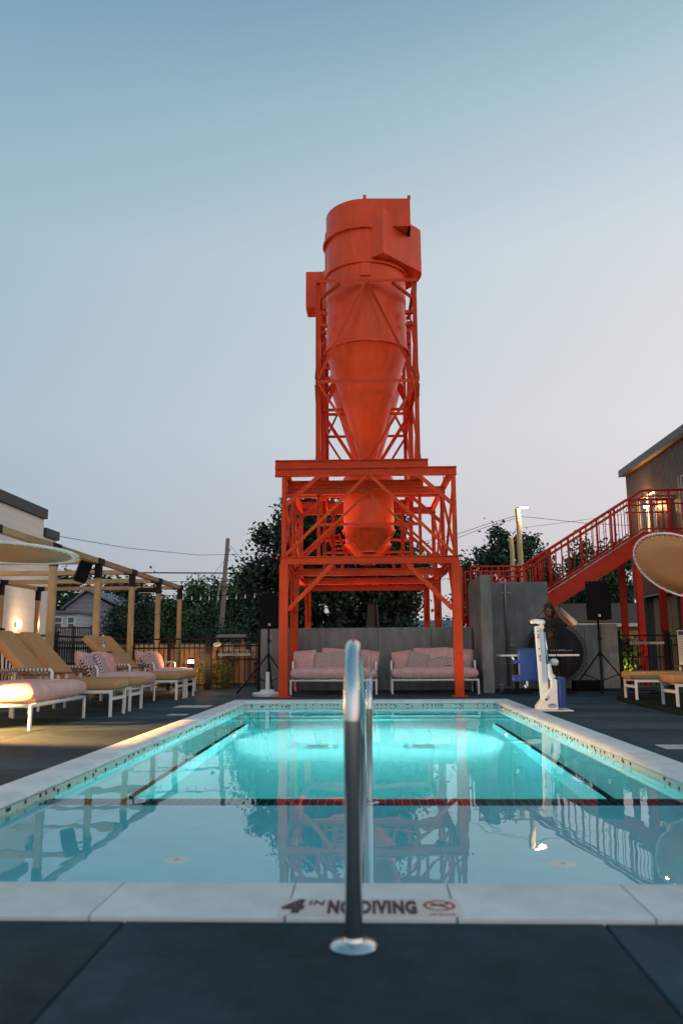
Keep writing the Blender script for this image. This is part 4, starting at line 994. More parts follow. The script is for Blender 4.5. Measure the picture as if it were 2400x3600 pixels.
# ================================================================== LEFT: BOLLARDS, FENCE, PERGOLA, BUILDING
def bollard(label, loc, e, h=.62):
    s = thing('bollard_light', label, 'bollard light', loc, group='lit bollards')
    m = MB(); m.lathe([(.062, 0), (.062, h - .10), (.0, h - .10)], n=20); m.build('post', BLACKM, s, smooth=True, sharp=40)
    gm = M('bollard_lamp_glow_%d' % e, (1, .8, .6), emis=(1, .52, .22), estr=e * 14., var=0)
    m = MB(); m.lathe([(.05, h - .098), (.05, h - .045)], n=20); m.build('lens', gm, s, smooth=True)
    m = MB(); m.lathe([(.0, h - .044), (.07, h - .044), (.07, h), (0, h + .004)], n=20); m.build('cap', BLACKM, s, smooth=True, sharp=40)
    return s
bollard('lit bollard lamp beyond the far daybed, in front of the black fence', (-3.70, 16.42, 0), 42, .66)
bollard('added fill bollard lamp hidden left of the nearest daybed, outside the picture', (-4.95, 8.35, 0), 40, .66)  # unseen bollard added to warm the underside of the left shade disc
pth = thing('path_spotlight', 'low path spotlight just outside the left edge, shining over the nearest daybed', 'spotlight', (-4.62, 7.60, 0))
m = MB(); m.tube([(0, 0, 0), (0, 0, .58)], .02, 10); m.build('stake', BLACKM, pth); m = MB(); m.tube([(-.06, -.03, .60), (.05, .04, .585)], [.04, .05], 14); m.build('lamp_head', BLACKM, pth)
m = MB(); m.tube([(.050, .04, .585), (.054, .0425, .5844)], .045, 14); m.build('lens', GLOW_W, pth)
light('SPOT', (-4.54, 7.66, .50), 1900, (1, .43, .11), pth, .03, aim=(-3.1, 8.15, -.05), spot=R(84), blend=.6)
bollard('lit bollard behind the fence beside the patio chairs', (-5.55, 18.3, 0), 15, .66)
bollard('short lit bollard behind the fence beside the golden hedge', (-4.15, 17.35, 0), 26, .38)

mm = MB(); mm.cbox((0, 0, .51), (.018, .018, .94)); picket = mm.mesh('picket', BLACKM)
def fence(name, label, p, q, npick, cat='fence', h=1.06, posts=(), rails=(.10, .86, 1.045)):
    p, q = Vector(p), Vector(q); f = thing(name, label, cat, p)
    L_ = (q - p).length; d = (q - p).normalized(); ang_ = math.atan2(d.y, d.x)
    for z in rails: MB().beam((0, 0, z), tuple(d * L_), .028, .03).build('rail', BLACKM, f) if False else MB().beam((0, 0, z), (d.x * L_, d.y * L_, z), .028, .032).build('rail', BLACKM, f)
    for k in range(npick): t_ = (k + .5) / npick; inst('picket', picket, f, (d.x * L_ * t_, d.y * L_ * t_, 0), (0, 0, ang_))
    for t_ in posts:
        c = d * L_ * t_; m = MB(); m.box(c.x - .032, c.x + .032, c.y - .032, c.y + .032, 0, h + .03); m.build('post', BLACKM, f)
        m = MB(); m.prism([(c.x - .042, c.y - .042, h + .031), (c.x + .042, c.y - .042, h + .031), (c.x + .042, c.y + .042, h + .031), (c.x - .042, c.y + .042, h + .031)], (0, 0, .03)); m.build('post_cap', BLACKM, f)
    return f
fence('metal_fence', 'black picket fence running behind the left loungers', (-5.02, 8.6, 0), (-5.05, 16.8, 0), 76, posts=(0, .26, .5, .75))
fence('metal_fence', 'black picket fence across the back, left of the gate', (-5.05, 16.8, 0), (-3.45, 16.8, 0), 15, posts=(0, .5, 1))
def gate(label, x0, x1, y, bar_l, bar_r, bz):
    g_ = fence('metal_gate', label, (x0, y, 0), (x1, y, 0), max(6, int((x1 - x0) / .105)), 'gate', 1.10, (0, 1), (.12, .62, .90, 1.06))
    m = MB((x0, y, 0)); m.box(bar_l, bar_r, y - .09, y - .05, bz - .025, bz + .03); m.build('push_bar', GALV, g_, bevel=.005)
    m = MB((x0, y, 0)); m.box(bar_l + .02, bar_l + (bar_r - bar_l) * .58, y - .094, y - .091, bz - .015, bz + .02); m.build('push_pad', M('green_grey_pad', (.12, .19, .18), rough=.5), g_)
    m = MB((x0, y, 0)); m.box(bar_l - .05, bar_l + .02, y - .08, y - .03, bz - .09, bz + .10); m.build('lock_box', BLACKM, g_)
    return g_
gate('black gate with a push bar left of the low concrete wall', -3.40, -2.36, 16.8, -3.20, -2.52, .715)
gate('black gate with a push bar right of the concrete end pier', 5.12, 6.10, 17.0, 5.32, 6.02, .90)
fence('metal_fence', 'black fence right of the right hand gate, holding the rules sign', (6.14, 17.0, 0), (7.4, 17.0, 0), 11, posts=(0, .9))
gs = thing('gate_sign', 'small oval white notice on the left gate', 'notice', (-3.22, 16.70, .93))
m = MB(); m.lathe([(0, 0), (.085, 0)], n=24); m.v = [Vector((v.x, -.006, v.y * .55)) for v in m.v]; m.build('plate', PLAQUE, gs); m = MB(); m.box(-.05, .05, -.0085, -.007, -.012, .004); m.build('print_line', GREYINK, gs)

# pool rules sign
sg = thing('pool_rules_sign', 'white POOL RULES sign with blue header at the right edge', 'sign', (6.62, 16.9, .46))
m = MB(); m.box(-.33, .42, .0, .012, 0, .70); m.build('board', PLAQUE, sg)
m = MB(); m.box(-.31, .40, -.003, -.001, .60, .68); m.build('header_band', BLUEINK, sg)
text_mesh('POOL RULES', 'header_text', WHITEP, sg, Matrix.Translation((-.20, -.0045, .616)) @ Matrix.Rotation(R(90), 4, 'X'), .068, .95, .001)
rs = random.Random(2)
for k in range(16):
    m = MB(); m.box(-.29, -.27, -.003, -.001, .565 - k * .034, .575 - k * .034); m.box(-.255, rs.uniform(.12, .38), -.003, -.001, .562 - k * .034, .576 - k * .034); m.build('text_line', GREYINK, sg)
for z in (.05, .64): m = MB(); m.box(-.02, .02, .012, .075, z, z + .02); m.build('mount', GALV, sg)

# pergola
pg = thing('timber_pergola', 'open timber pergola with black brackets behind the left loungers', 'pergola', (-6.4, 15.9, 0))
PO = pg.location
PZ = 2.415; FX, RX = -4.80, -8.40; PYS = [9.85, 11.85, 13.85, 15.85, 17.85, 19.87]; S_ = .098
for y in PYS:
    for x in (FX, RX):
        m = MB(PO); m.box(x - S_ / 2, x + S_ / 2, y - S_ / 2, y + S_ / 2, 0, PZ - .10); m.build('post', LUMBER, pg, bevel=.006)
        m = MB(PO); e = S_ / 2 + .004; m.box(x - e, x + e, y - e, y + e, PZ - .34, PZ - .098); m.box(x - e, x + e, y - .16, y + .16, PZ - .0985 - .004, PZ + .006); m.box(x + e if x == RX else x - .17, x + .17 if x == RX else x - e, y - e, y + e, PZ - .098, PZ + .004); m.build('bracket', BLACKM, pg)
    m = MB(PO); m.beam((RX + .06, y, PZ - .047), (FX - .06, y, PZ - .047), .085, .09); m.build('cross_beam', LUMBERH, pg, bevel=.005)
for x in (FX, RX):
    for a, b_ in zip([8.0] + PYS, PYS):
        m = MB(PO); m.beam((x, a + .05, PZ - .047), (x, b_ - .05, PZ - .047), .088, .094); m.build('long_beam', LUMBERH, pg, bevel=.005)
ps = thing('hanging_speaker', 'black box speaker hung from the pergola post', 'loudspeaker', (-5.02, 13.68, 2.17))
mt = Matrix.Rotation(R(14), 4, 'Y') @ Matrix.Rotation(R(-12), 4, 'X') @ Matrix.Rotation(R(25), 4, 'Z')
m = MB(); m.obox(mt, (.22, .20, .36)); m.build('cabinet', BLACKP, ps, bevel=.02); m = MB(); m.obox(mt @ Matrix.Translation((0, -.104, 0)), (.19, .006, .33)); m.build('grille', GRILL, ps)
m = MB(); m.beam((.10, .05, .05), (.19, .14, .05), .03, .02); m.beam((.10, .05, -.03), (.19, .14, -.03), .03, .02); m.build('wall_bracket', BLACKM, ps)
ht = thing('patio_heater', 'black tubular heater hung under the far pergola beam', 'heater', (-5.05, 17.87, 2.16))
m = MB(); m.tube([(-.24, 0, 0), (.24, 0, 0)], .055, 14); m.build('heater_tube', BLACKM, ht, smooth=True, sharp=40); m = MB(); m.box(-.16, -.13, -.01, .01, .05, .14); m.build('hanger', BLACKM, ht); m = MB(); m.box(.13, .16, -.01, .01, .05, .14); m.build('hanger', BLACKM, ht)
m = MB(); m.box(-.2, .2, -.03, .03, -.062, -.052); m.build('grille', GALV, ht)

# white building
wbd = thing('white_block_building', 'white painted block building with dark parapet cap at the far left', 'building', (-8.72, 14, 0))
WO = Vector((-8.72, 14, 0))
m = MB(WO); m.box(-20, -8.735, 2, 21.38, -.1, 4.32); m.build('wall', STUCCO, wbd)
m = MB(WO); m.box(-20, -8.66, 1.95, 21.46, 4.33, 4.60); m.build('roof_cap', CAPM, wbd)
m = MB(WO); m.box(-18, -8.75, 21.39, 22.35, -.1, 3.85); m.build('rear_wing', STUCCO, wbd); m = MB(WO); m.box(-18, -8.68, 21.47, 22.42, 3.86, 4.10); m.build('wing_cap', CAPM, wbd)
mm = MB(); mm.cbox((0, 0, 0), (.012, .398, .198)); blk = mm.mesh('block', STUCCO)
mm = MB(); mm.cbox((0, 0, 0), (.012, .198, .198)); blkh = mm.mesh('block', STUCCO)
for r_ in range(17):
    z = .92 + r_ * .2; y = 21.38 - (.2 if r_ % 2 else .0)
    if r_ % 2: inst('block', blkh, wbd, Vector((-8.732, 21.28, z)) - WO)
    for k in range(13):
        yy = y - .2 - k * .4
        inst('block', blk, wbd, Vector((-8.732, yy, z)) - WO)
wbd.location = (-8.99, 14, .09)
scn = thing('wall_sconce', 'bright oval wall lamp on the white building', 'wall lamp', (-8.91, 20.0, 1.49))
m = MB(); m.sphere((.02, 0, 0), (.05, .065, .11), 16, 12); m.build('globe', M('sconce_glow', (1, .8, .55), emis=(1, .66, .36), estr=9, var=0), scn, smooth=True); m = MB(); m.box(-.085, -.03, -.05, .05, -.06, .06); m.build('back_plate', WHITEP, scn)
light('POINT', (-8.30, 20.0, 1.49), 24, (1, .60, .30), scn, .08)
scn2 = copy_tree(scn); scn2.location = (-8.91, 15.3, 1.9); scn2['label'] = 'oval wall lamp on the white building, off to the left behind the shade disc'
for yy, lab in ((11.3, 'added oval fill lamp on the white building, left of the picture by the first lounger'), (7.2, 'added oval fill lamp on the white building nearest the camera, left of the picture')):  # unseen sconces added for warm fill on the left disc and loungers
    sc_ = copy_tree(scn); sc_.location = (-8.91, yy, 1.2); sc_['label'] = lab
    for ch in sc_.children:
        if ch.type == 'LIGHT': ch.data = ch.data.copy(); ch.data.energy = 150

# patio seating behind the fence
def patio_chair(label, loc, rz):
    s = thing('patio_chair', label, 'chair', loc, rz, 'timber patio chairs behind the fence')
    m = MB(); m.box(-.22, .22, -.22, .22, .42, .45); m.build('seat', WOODW, s, bevel=.008)
    pts = [( .23 * math.cos(R(a)), .22 * math.sin(R(a))) for a in range(20, 161, 20)]
    m = MB(); vs = [(x, y, z) for z in (.50, .84) for x, y in pts] + [(x * .92, y * .92, z) for z in (.50, .84) for x, y in pts]; n_ = len(pts); fs = []
    for i in range(n_ - 1):
        fs += [(i, i + 1, n_ + i + 1, n_ + i), (2 * n_ + i + 1, 2 * n_ + i, 3 * n_ + i, 3 * n_ + i + 1), (n_ + i, n_ + i + 1, 3 * n_ + i + 1, 3 * n_ + i), (i + 1, i, 2 * n_ + i, 2 * n_ + i + 1)]
    m.add(vs, fs); m.build('backrest', WOODW, s, smooth=True, sharp=40)
    for x in (-.2, .2):
        for y in (-.2, .2): MB().box(x - .016, x + .016, y - .016, y + .016, 0, .42).build('leg', WOODW, s)
    for x in (-.19, .19): MB().box(x - .014, x + .014, .10, .13, .45, .50).build('back_stay', WOODW, s)
    return s
patio_chair('timber patio chair behind the fence, left of the lit bollard', (-4.75, 18.2, 0), R(200))
patio_chair('timber patio chair behind the fence, right of the far pergola post', (-4.15, 18.4, 0), R(170))
patio_chair('timber patio chair nearest the black gate', (-3.55, 18.6, 0), R(150))
pt = thing('patio_table', 'long timber patio table with a low back panel behind the fence', 'table', (-4.4, 19.1, 0))
m = MB(); m.box(-1.4, 1.5, -.35, .35, .74, .78); m.build('table_top', WOODW, pt, bevel=.006)
for x in (-1.25, 1.35): MB().box(x - .05, x + .05, -.3, .3, 0, .739).build('leg', WOODW, pt)
bq = thing('patio_banquette', 'wicker banquette with pale cushions along the patio edge', 'bench', (-5.0, 20.4, 0))
m = MB(); m.box(-2.2, 2.8, 0, .5, 0, .45); m.build('bench_base', WOODW, bq); m = MB(); m.box(-2.2, 2.8, .5, .62, 0, 1.0); m.build('back_panel', DARKRED, bq, bevel=.02)
for k in range(5): m = MB(); m.cushion((-1.7 + k * 1.0, .36, .72), (.9, .5, .2), 5, .35, 12, Matrix.Rotation(R(75), 3, 'X')); m.build('back_cushion', CANVAS, bq, smooth=True)
kb = thing('beverage_cart', 'timber kiosk counter with a small roof behind the left gate', 'kiosk', (-3.45, 19.8, 0))
m = MB(); m.box(-.5, .5, -.3, .3, 0, .80); m.build('counter', WOODW, kb)
for x in (-.3, .3): MB().box(x - .025, x + .025, -.25, -.20, .80, 1.10).build('roof_post', WOODW, kb)
m = MB(); m.prism([(-.36, -.4, 1.10), (-.36, .4, 1.10), (-.36, 0, 1.20)], (.72, 0, 0)); m.build('roof', TEAK, kb)
m = MB(); m.box(-.4, .4, -.28, .1, .801, .83); m.build('counter_top', TRIM, kb)
for k in range(4): m = MB(); m.box(-.30 + k * .18, -.20 + k * .18, -.1, 0, .831, 1.0); m.build('canister', TRIM if k % 2 else WOODW, kb)
def leaf_cloud(mb, rnd, centers, n, size, spread, flat=.6):
    for _ in range(n):
        c, r_ = rnd.choice(centers)
        p = Vector((rnd.gauss(0, 1), rnd.gauss(0, 1), rnd.gauss(0, 1))) * (r_ * spread) + Vector(c)
        s = size * rnd.uniform(.6, 1.3); d = Vector((rnd.uniform(-1, 1), rnd.uniform(-1, 1), rnd.uniform(-.9, .3))).normalized()
        u = d.cross(Vector((rnd.uniform(-1, 1), rnd.uniform(-1, 1), rnd.uniform(-1, 1)))).normalized()
        mb.add([p - d * s * .5, p + u * s * flat * .5, p + d * s * .5, p - u * s * flat * .5], [(0, 1, 2, 3)])
hg = thing('golden_hedge', 'golden lit hedge clump behind the black gate', 'hedge', (-3.45, 17.5, 0))
rg = random.Random(4); m = MB(); cs = [((rg.uniform(-.26, .35), rg.uniform(-.2, .2), rg.uniform(.05, .5)), .12) for _ in range(40)]
leaf_cloud(m, rg, cs, 2600, .06, .6); m.build('foliage', LEAF_Y, hg); m = MB(); [m.tube([(x, 0, 0), (x * 1.1, 0, .35)], .012, 6) for x in (-.2, 0, .2)]; m.build('stem', BARK, hg)

# ================================================================== RIGHT: RED STAIRS
stw = thing('red_staircase', 'red steel outdoor staircase climbing right to the upper landing', 'staircase', (4.6, 18.5, 0))
SO = stw.location
def sb(name, p, q, a, b_, mat=REDP): return MB(SO).beam(p, q, a, b_).build(name, mat, stw)
def stt(name, pts, r_, parent=None): return MB(SO).tube(pts, r_, 8).build(name, REDP, parent or stw, smooth=True)
SL = (3.377 - 1.995) / (6.115 - 3.895)
zt = lambda x: 1.995 + (x - 3.895) * SL          # top of the stringer
YN, YF = 18.0, 19.15
for y in (YN, YF):
    m = MB(SO); x0, x1 = 3.22, 6.12
    m.prism([(x0, y - .02, zt(x0)), (x1, y - .02, zt(x1)), (x1, y - .02, zt(x1) - .40), (x0, y - .02, zt(x0) - .40)], (0, .04, 0)); m.build('stringer', REDP, stw)
    sb('landing_beam', (6.12, y, 3.20), (7.18, y, 3.20), .05, .36); sb('landing_beam', (2.15, y, 1.50), (3.22, y, 1.50), .05, .18)
    m = MB(SO); m.prism([(x0, y - .045, zt(x0) + .004), (x1, y - .045, zt(x1) + .004), (x1, y - .045, zt(x1) + .026), (x0, y - .045, zt(x0) + .026)], (0, .05, 0)); m.build('stringer_cap', GALV, stw)
nst = 11
for k in range(nst):
    x = 3.35 + k * (6.12 - 3.35) / nst; z = 1.62 + (k + 1) * (3.36 - 1.62) / (nst + 1)
    m = MB(SO); m.box(x, x + .29, YN + .03, YF - .03, z - .04, z); m.build('tread', M('tread_grey', (.30, .28, .26), rough=.6), stw)
m = MB(SO); m.box(6.13, 7.18, YN + .03, YF - .03, 3.34, 3.375); m.build('landing_deck', GALV, stw)
m = MB(SO); m.box(2.15, 3.34, YN + .03, YF - .03, 1.57, 1.60); m.build('landing_deck', GALV, stw)
def railing(y, xs_, bal=True):
    T_ = lambda x: zt(x) + .945
    stt('top_rail', [(3.42, y, T_(3.42)), (6.149, y, 4.327), (7.17, y, 4.335)], .028)
    stt('second_rail', [(3.42, y, T_(3.42) - .13), (6.149, y, 4.197), (6.9, y, 4.2)], .020)
    stt('lower_rail', [(3.42, y, zt(3.42) + .07), (6.12, y, zt(6.12) + .07), (7.17, y, 3.45)], .020)
    stt('mid_rail', [(6.12, y, 4.02), (7.17, y, 4.02)], .018)
    for x in (3.42, 4.02, 4.72, 5.42, 5.85, 6.75, 7.15):
        zb, z1 = (zt(x) - .05, T_(x)) if x < 6.14 else (3.37, 4.33)
        stt('rail_post', [(x, y, zb), (x, y, z1)], .027)
    x = 3.55
    while x < 7.1:
        if x < 6.12: stt('baluster', [(x, y, zt(x) + .07), (x, y, T_(x) - .02)], .0095)
        else: stt('baluster', [(x, y, 3.45), (x, y, 4.32)], .0095)
        x += .145
railing(YN, None); railing(YF, None)
for y in (YN, YF):
    stt('top_rail', [(2.24, y, 1.60), (2.24, y, 2.63), (3.66, y, 2.635), (3.66, y, 1.70)], .026)
    stt('second_rail', [(2.85, y, 2.40), (3.42, y, 2.40)], .019)
    stt('rail_post', [(2.85, y, 1.6), (2.85, y, 2.63)], .026)
    for k in range(11):
        stt('baluster', [(2.36 + k * .12, y, 1.62), (2.36 + k * .12, y, 2.62)], .0095)
for x, y, z1 in ((5.94, YN, 3.02), (6.86, YF, 3.02), (6.92, YN, 3.02), (2.3, YN, 1.41), (2.3, YF, 1.41), (5.94, YF, 2.85)):
    m = MB(SO); m.ibeam((x, y, 0), (x, y, z1), .13, .13, .016, upv=(0, 1, 0)); m.build('support_post', REDP, stw)
# slanted orange plates of the tower's neighbour flight, seen right of the tower leg
ro = thing('orange_chute', 'orange sloped steel chute just behind the right tower leg', 'chute', (1.95, 18.2, 0))
m = MB(ro.location); m.prism([(1.72, 18.0, 0), (2.06, 18.0, 0), (1.98, 18.0, 2.62), (1.90, 18.0, 2.55)], (0, .35, 0)); m.build('side_plate', ORANGE, ro); m = MB(ro.location); m.box(1.93, 2.04, 17.90, 17.96, 1.4, 2.62); m.build('end_post', REDP, ro)

# ================================================================== RIGHT BUILDING
rb = thing('metal_clad_building', 'brown corrugated metal building with sloping eave at the right edge', 'building', (7.2, 18, 0))
BO = rb.location
m = MB(BO); vs = []; fs = []; y = 11.0; k = 0
ys_ = []
while y < 22.26:
    ys_ += [(y, 0), (y + .028, 0), (y + .040, -.018), (y + .068, -.018)]; y += .08
def cladding(zlo, zhi, ya, yb):
    m = MB(BO); vs = []; pts = [(yy, dx) for yy, dx in ys_ if ya <= yy <= yb]
    for yy, dx in pts: vs += [(7.2 + dx, yy, zlo), (7.2 + dx, yy, zhi)]
    fs = [(2 * i, 2 * i + 2, 2 * i + 3, 2 * i + 1) for i in range(len(pts) - 1)]
    m.add(vs, fs); m.build('corrugated_cladding', CORR, rb)
cladding(4.75, 5.57, 11, 22.26); cladding(2.15, 3.35, 11, 22.26); cladding(3.351, 4.749, 21.42, 22.26); cladding(3.351, 4.749, 18.42, 20.05); cladding(3.351, 4.749, 11, 16.9)
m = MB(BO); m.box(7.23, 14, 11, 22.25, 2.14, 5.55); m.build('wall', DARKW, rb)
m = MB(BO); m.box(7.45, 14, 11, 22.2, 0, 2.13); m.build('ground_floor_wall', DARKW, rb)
m = MB(BO); m.box(7.055, 14, 10.8, 22.36, 5.60, 5.72); m.build('roof', CAPM, rb)
m = MB(BO); m.box(7.03, 7.053, 10.8, 22.38, 5.57, 5.76); m.build('fascia', M('dark_fascia_metal', (.11, .11, .12), rough=.5), rb); m = MB(BO); m.box(7.06, 7.19, 10.8, 22.34, 5.573, 5.597); m.build('soffit', WOODW, rb)
m = MB(BO); m.box(7.16, 7.24, 11, 22.28, 2.115, 2.145); m.build('drip_edge', GALV, rb)
for k in range(22):
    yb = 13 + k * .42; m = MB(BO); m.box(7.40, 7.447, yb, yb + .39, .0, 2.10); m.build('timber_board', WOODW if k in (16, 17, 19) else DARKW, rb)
for ya, yb in ((20.05, 21.42), (16.9, 18.42)):
    dr = MB(BO); dr.box(7.195, 7.225, ya, yb, 3.352, 3.40); dr.box(7.195, 7.225, ya, yb, 4.70, 4.748)
    for yy in (ya, (ya + yb) / 2 - .03, yb - .06): dr.box(7.19, 7.225, yy, yy + .06, 3.401, 4.699)
    d = dr.build('door', TRIM, rb)
    for a_, b_ in ((ya + .062, (ya + yb) / 2 - .032), ((ya + yb) / 2 + .032, yb - .062)):
        m = MB(BO); m.box(7.222, 7.229, a_, b_, 3.402, 4.698); m.build('glass_pane', GLASSD, d)
    m = MB(BO); m.tube([(7.16, (ya + yb) / 2 - .06, 4.05), (7.16, (ya + yb) / 2 - .06, 4.35)], .012, 8); m.build('door_handle', STEEL, d)
    for a_, b_ in ((ya - .09, ya - .002), (yb + .002, yb + .09)): m = MB(BO); m.box(7.17, 7.224, a_, b_, 3.352, 4.749); m.build('door_surround', WOODW, rb)
wlp = thing('landing_wall_lamp', 'bright wall lamp beside the door above the red stairs', 'wall lamp', (7.06, 20.38, 4.40))
m = MB(); m.box(-.05, .05, -.14, .14, -.03, .03); m.build('lamp_bar', GLOW_S, wlp, bevel=.01); m = MB(); m.box(.05, .13, -.05, .05, -.04, .04); m.build('bracket', BLACKM, wlp)
light('POINT', (6.92, 20.38, 4.40), 62, (1, .60, .22), wlp, .06)
for yy, zz, lab in ((12.6, 1.75, 'added low fill lamp on the metal building beside the right loungers, outside the picture'), (8.5, 1.9, 'added low fill lamp on the metal building nearest the camera, outside the picture')):  # unseen lamps added as warm fill for the right shade disc
    w2 = copy_tree(wlp); w2.location = (7.06 if zz > 2 else 7.30, yy, zz); w2['label'] = lab
    for ch in w2.children:
        if ch.type == 'LIGHT': ch.data = ch.data.copy(); ch.data.energy = 24
# yellow lit shrub behind the right gate
sh_ = thing('lit_shrub', 'yellow green shrub lit from below behind the right gate', 'shrub', (5.50, 18.05, 0))
rg = random.Random(14); m = MB(); cs = [((rg.uniform(-.16, .22), rg.uniform(-.2, .2), rg.uniform(.1, 1.05)), .13) for _ in range(40)]
leaf_cloud(m, rg, cs, 2200, .075, .6); m.build('foliage', LEAF_L, sh_); m = MB(); [m.tube([(x, 0, 0), (x * 1.4, .02, .8)], .014, 6) for x in (-.1, .02, .12)]; m.build('stem', BARK, sh_)
ul = thing('garden_uplight', 'small garden uplight at the foot of the yellow shrub', 'uplight', (5.45, 17.65, 0))
m = MB(); m.lathe([(.05, 0), (.06, .09), (.055, .10)], n=16); m.build('housing', BLACKM, ul); m = MB(); m.lathe([(0, .097), (.052, .097)], n=16); m.build('lens', GLOW_W, ul)
light('SPOT', (5.45, 17.65, .16), 34, (1, .78, .12), ul, .04, aim=(5.52, 18.05, .9), spot=R(90), blend=.6)
# low lamp behind the right loungers
bollard('lit bollard behind the loungers at the right fence', (6.75, 15.9, 0), 9, .5)
pc = thing('power_cable', 'black cable lying on the deck behind the right loungers', 'cable', (4.9, 14.6, 0))
m = MB(pc.location); m.tube([(4.35 + k * .13, 14.55 + .06 * math.sin(k * 1.1), .012) for k in range(12)], .010, 6); m.build('cable_run', BLACKP, pc, smooth=True); m = MB(pc.location); m.tube([(5.0 + .12 * math.cos(k * .6), 14.62 + .07 * math.sin(k * .6), .014 + k * .001) for k in range(20)], .008, 6); m.build('cable_coil', BLACKP, pc, smooth=True)

# flush skimmer lids in the deck
for x, y, sx, sy, side in ((-2.62, 11.85, .25, .22, 'far left'), (-2.48, 10.34, .12, .10, 'left'), (2.52, 6.85, .17, .14, 'right')):
    sk = thing('skimmer_lid', 'pale rectangular lid set in the %s deck beside the pool' % side, 'deck lid', (x, y, 0), group='deck lids')
    m = MB(); m.box(-sx, sx, -sy, sy, -.01, .004); m.build('lid', M('lid_plastic', (.42, .42, .41), rough=.6), sk); m = MB(); m.box(-.02, .02, -.01, .01, .0041, .006); m.build('lift_hole', INK, sk)

# ================================================================== POLES AND WIRES
def pole(label, base, top, r0, r1, mat, group):
    p = thing('utility_pole', label, 'pole', base, group=group)
    b_ = Vector(base); tp_ = Vector(top) - b_
    n_ = 9; pts = [tp_ * (k / n_) + Vector((.02 * math.sin(k * 1.7), .02 * math.cos(k * 2.1), 0)) * (0 if k == 0 else 1) for k in range(n_ + 1)]
    m = MB(); m.tube([tuple(q) for q in pts], [r0 + (r1 - r0) * k / n_ for k in range(n_ + 1)], 14); m.build('shaft', mat, p, smooth=True, sharp=50)
    return p
p1 = pole('old leaning utility pole left of the big dark tree', (-7.62, 40, -.05), (-7.29, 40, 6.44), .135, .10, POLEW, 'utility poles')
m = MB(); m.tube([(.02, -.1, 4.2), (-.10, -.14, 3.4), (-.16, -.12, 2.9)], [.06, .05, .015], 8); m.build('split_piece', POLEW, p1, smooth=True); m = MB(); m.cbox((.42, 0, 5.9), (.12, .06, .16)); m.tube([(.30, 0, 5.9), (.42, 0, 5.9)], .02, 6); m.build('insulator', GALV, p1)
for z in (3.9, 4.0): m = MB(); m.lathe([(.13, z), (.135, z), (.135, z + .04), (.13, z + .04)], (.2, 0, 0), n=14); m.build('band', BLACKM, p1)
pole('thin far utility pole in the edge of the big dark tree', (-6.9, 46, -.05), (-7.06, 46, 5.85), .11, .09, POLEW, 'utility poles')
p3 = pole('tall pale timber pole carrying the lit street lamp', (5.75, 30, -.05), (5.55, 30, 6.04), .115, .095, NEWPOLE, 'pale timber poles')
pole('short pale timber pole left of the street lamp pole', (5.42, 30, -.05), (5.26, 30, 4.93), .10, .085, NEWPOLE, 'pale timber poles')
sl = thing('street_lamp', 'lit flat street lamp head on top of the pale pole', 'street lamp', (5.55, 30, 6.04))
m = MB(); m.box(-.04, .14, -.03, .03, .02, .05); m.build('arm', BLACKM, sl); m = MB(); m.box(.12, .40, -.09, .09, .05, .085); m.build('head', BLACKM, sl, bevel=.02); m = MB(); m.sphere((.26, -.02, .045), (.15, .09, .03), 16, 8); m.build('lens', GLOW_S, sl, smooth=True)
light('POINT', (5.85, 29.75, 5.92), 75, (1, .75, .42), sl, .12)
def wire(label, pts, r_=.012, sag=.0):
    P_ = [Vector(p) for p in pts]; out = []
    for a, b_ in zip(P_, P_[1:]):
        for k in range(8):
            t_ = k / 8; q = a.lerp(b_, t_); q.z -= sag * 4 * t_ * (1 - t_); out.append(tuple(q))
    out.append(tuple(P_[-1])); o = thing('overhead_wire', label, 'wire', P_[0], group='overhead wires')
    m = MB(P_[0]); m.tube(out, r_, 5); m.build('wire_strand', BLACKP, o)
    for e in (out[0], out[-1]): m = MB(P_[0]); m.sphere(e, r_ * 2.2, 8, 6); m.build('end_clamp', BLACKP, o)
wire('thin wire running from the white building to the big tree', [(-9.65, 24, 4.32), (-9.31, 30, 4.70), (-7.86, 36, 5.12), (-4.82, 44, 6.14)], .010)
wire('thick black cable crossing in front of the left trees', [(-24, 40, 4.85), (-11.6, 40, 4.73), (-4.4, 40, 4.63), (3, 40, 4.5)], .034)
wire('thin cable crossing below the thick one, left trees', [(-24, 38, 4.2), (-11, 38, 4.10), (-4.15, 38, 4.05), (4, 38, 4.1)], .012)
wire('double wire dropping left from the lamp pole to the tower', [(5.42, 30, 5.75), (4.28, 30, 5.43), (3.19, 30, 5.07), (1.9, 30, 4.8)], .010)
wire('lower wire dropping left from the lamp pole behind the tower', [(5.42, 30, 5.66), (4.28, 30, 5.33), (3.19, 30, 4.92), (1.9, 30, 4.6)], .009)
wire('wire running right from the lamp pole behind the stairs', [(5.63, 30, 5.75), (6.43, 30, 5.66), (8.12, 30, 5.45), (12, 30, 5.2)], .010)
wire('faint far wire rising right above the stairs', [(8.65, 45, 7.57), (11.2, 45, 7.87), (16, 45, 8.5)], .010)
wire('slanted guy wire left of the leaning pole', [(-7.35, 40, 5.44), (-8.83, 40, 3.46), (-10.1, 40, 1.84), (-11.4, 40, .1)], .010)
wire('short wire slanting right from the leaning pole', [(-7.1, 40, 6.02), (-6.25, 40, 4.95), (-5.2, 40, 3.6)], .010)
wire('dark cable behind the stair railing', [(5, 36, 3.45), (10, 36, 3.5), (18, 36, 3.6)], .03)
fs_ = thing('festoon_string', 'string of small unlit bulbs hung from the pergola past the gate', 'string lights', (-4.77, 17.87, 2.05))
fp = [(-4.72 + k * .105, 17.87 - k * .035, 2.05 - .06 * math.sin(PI * k / 26)) for k in range(27)]
m = MB(fs_.location); m.tube(fp, .008, 6); m.build('cord', BLACKP, fs_)
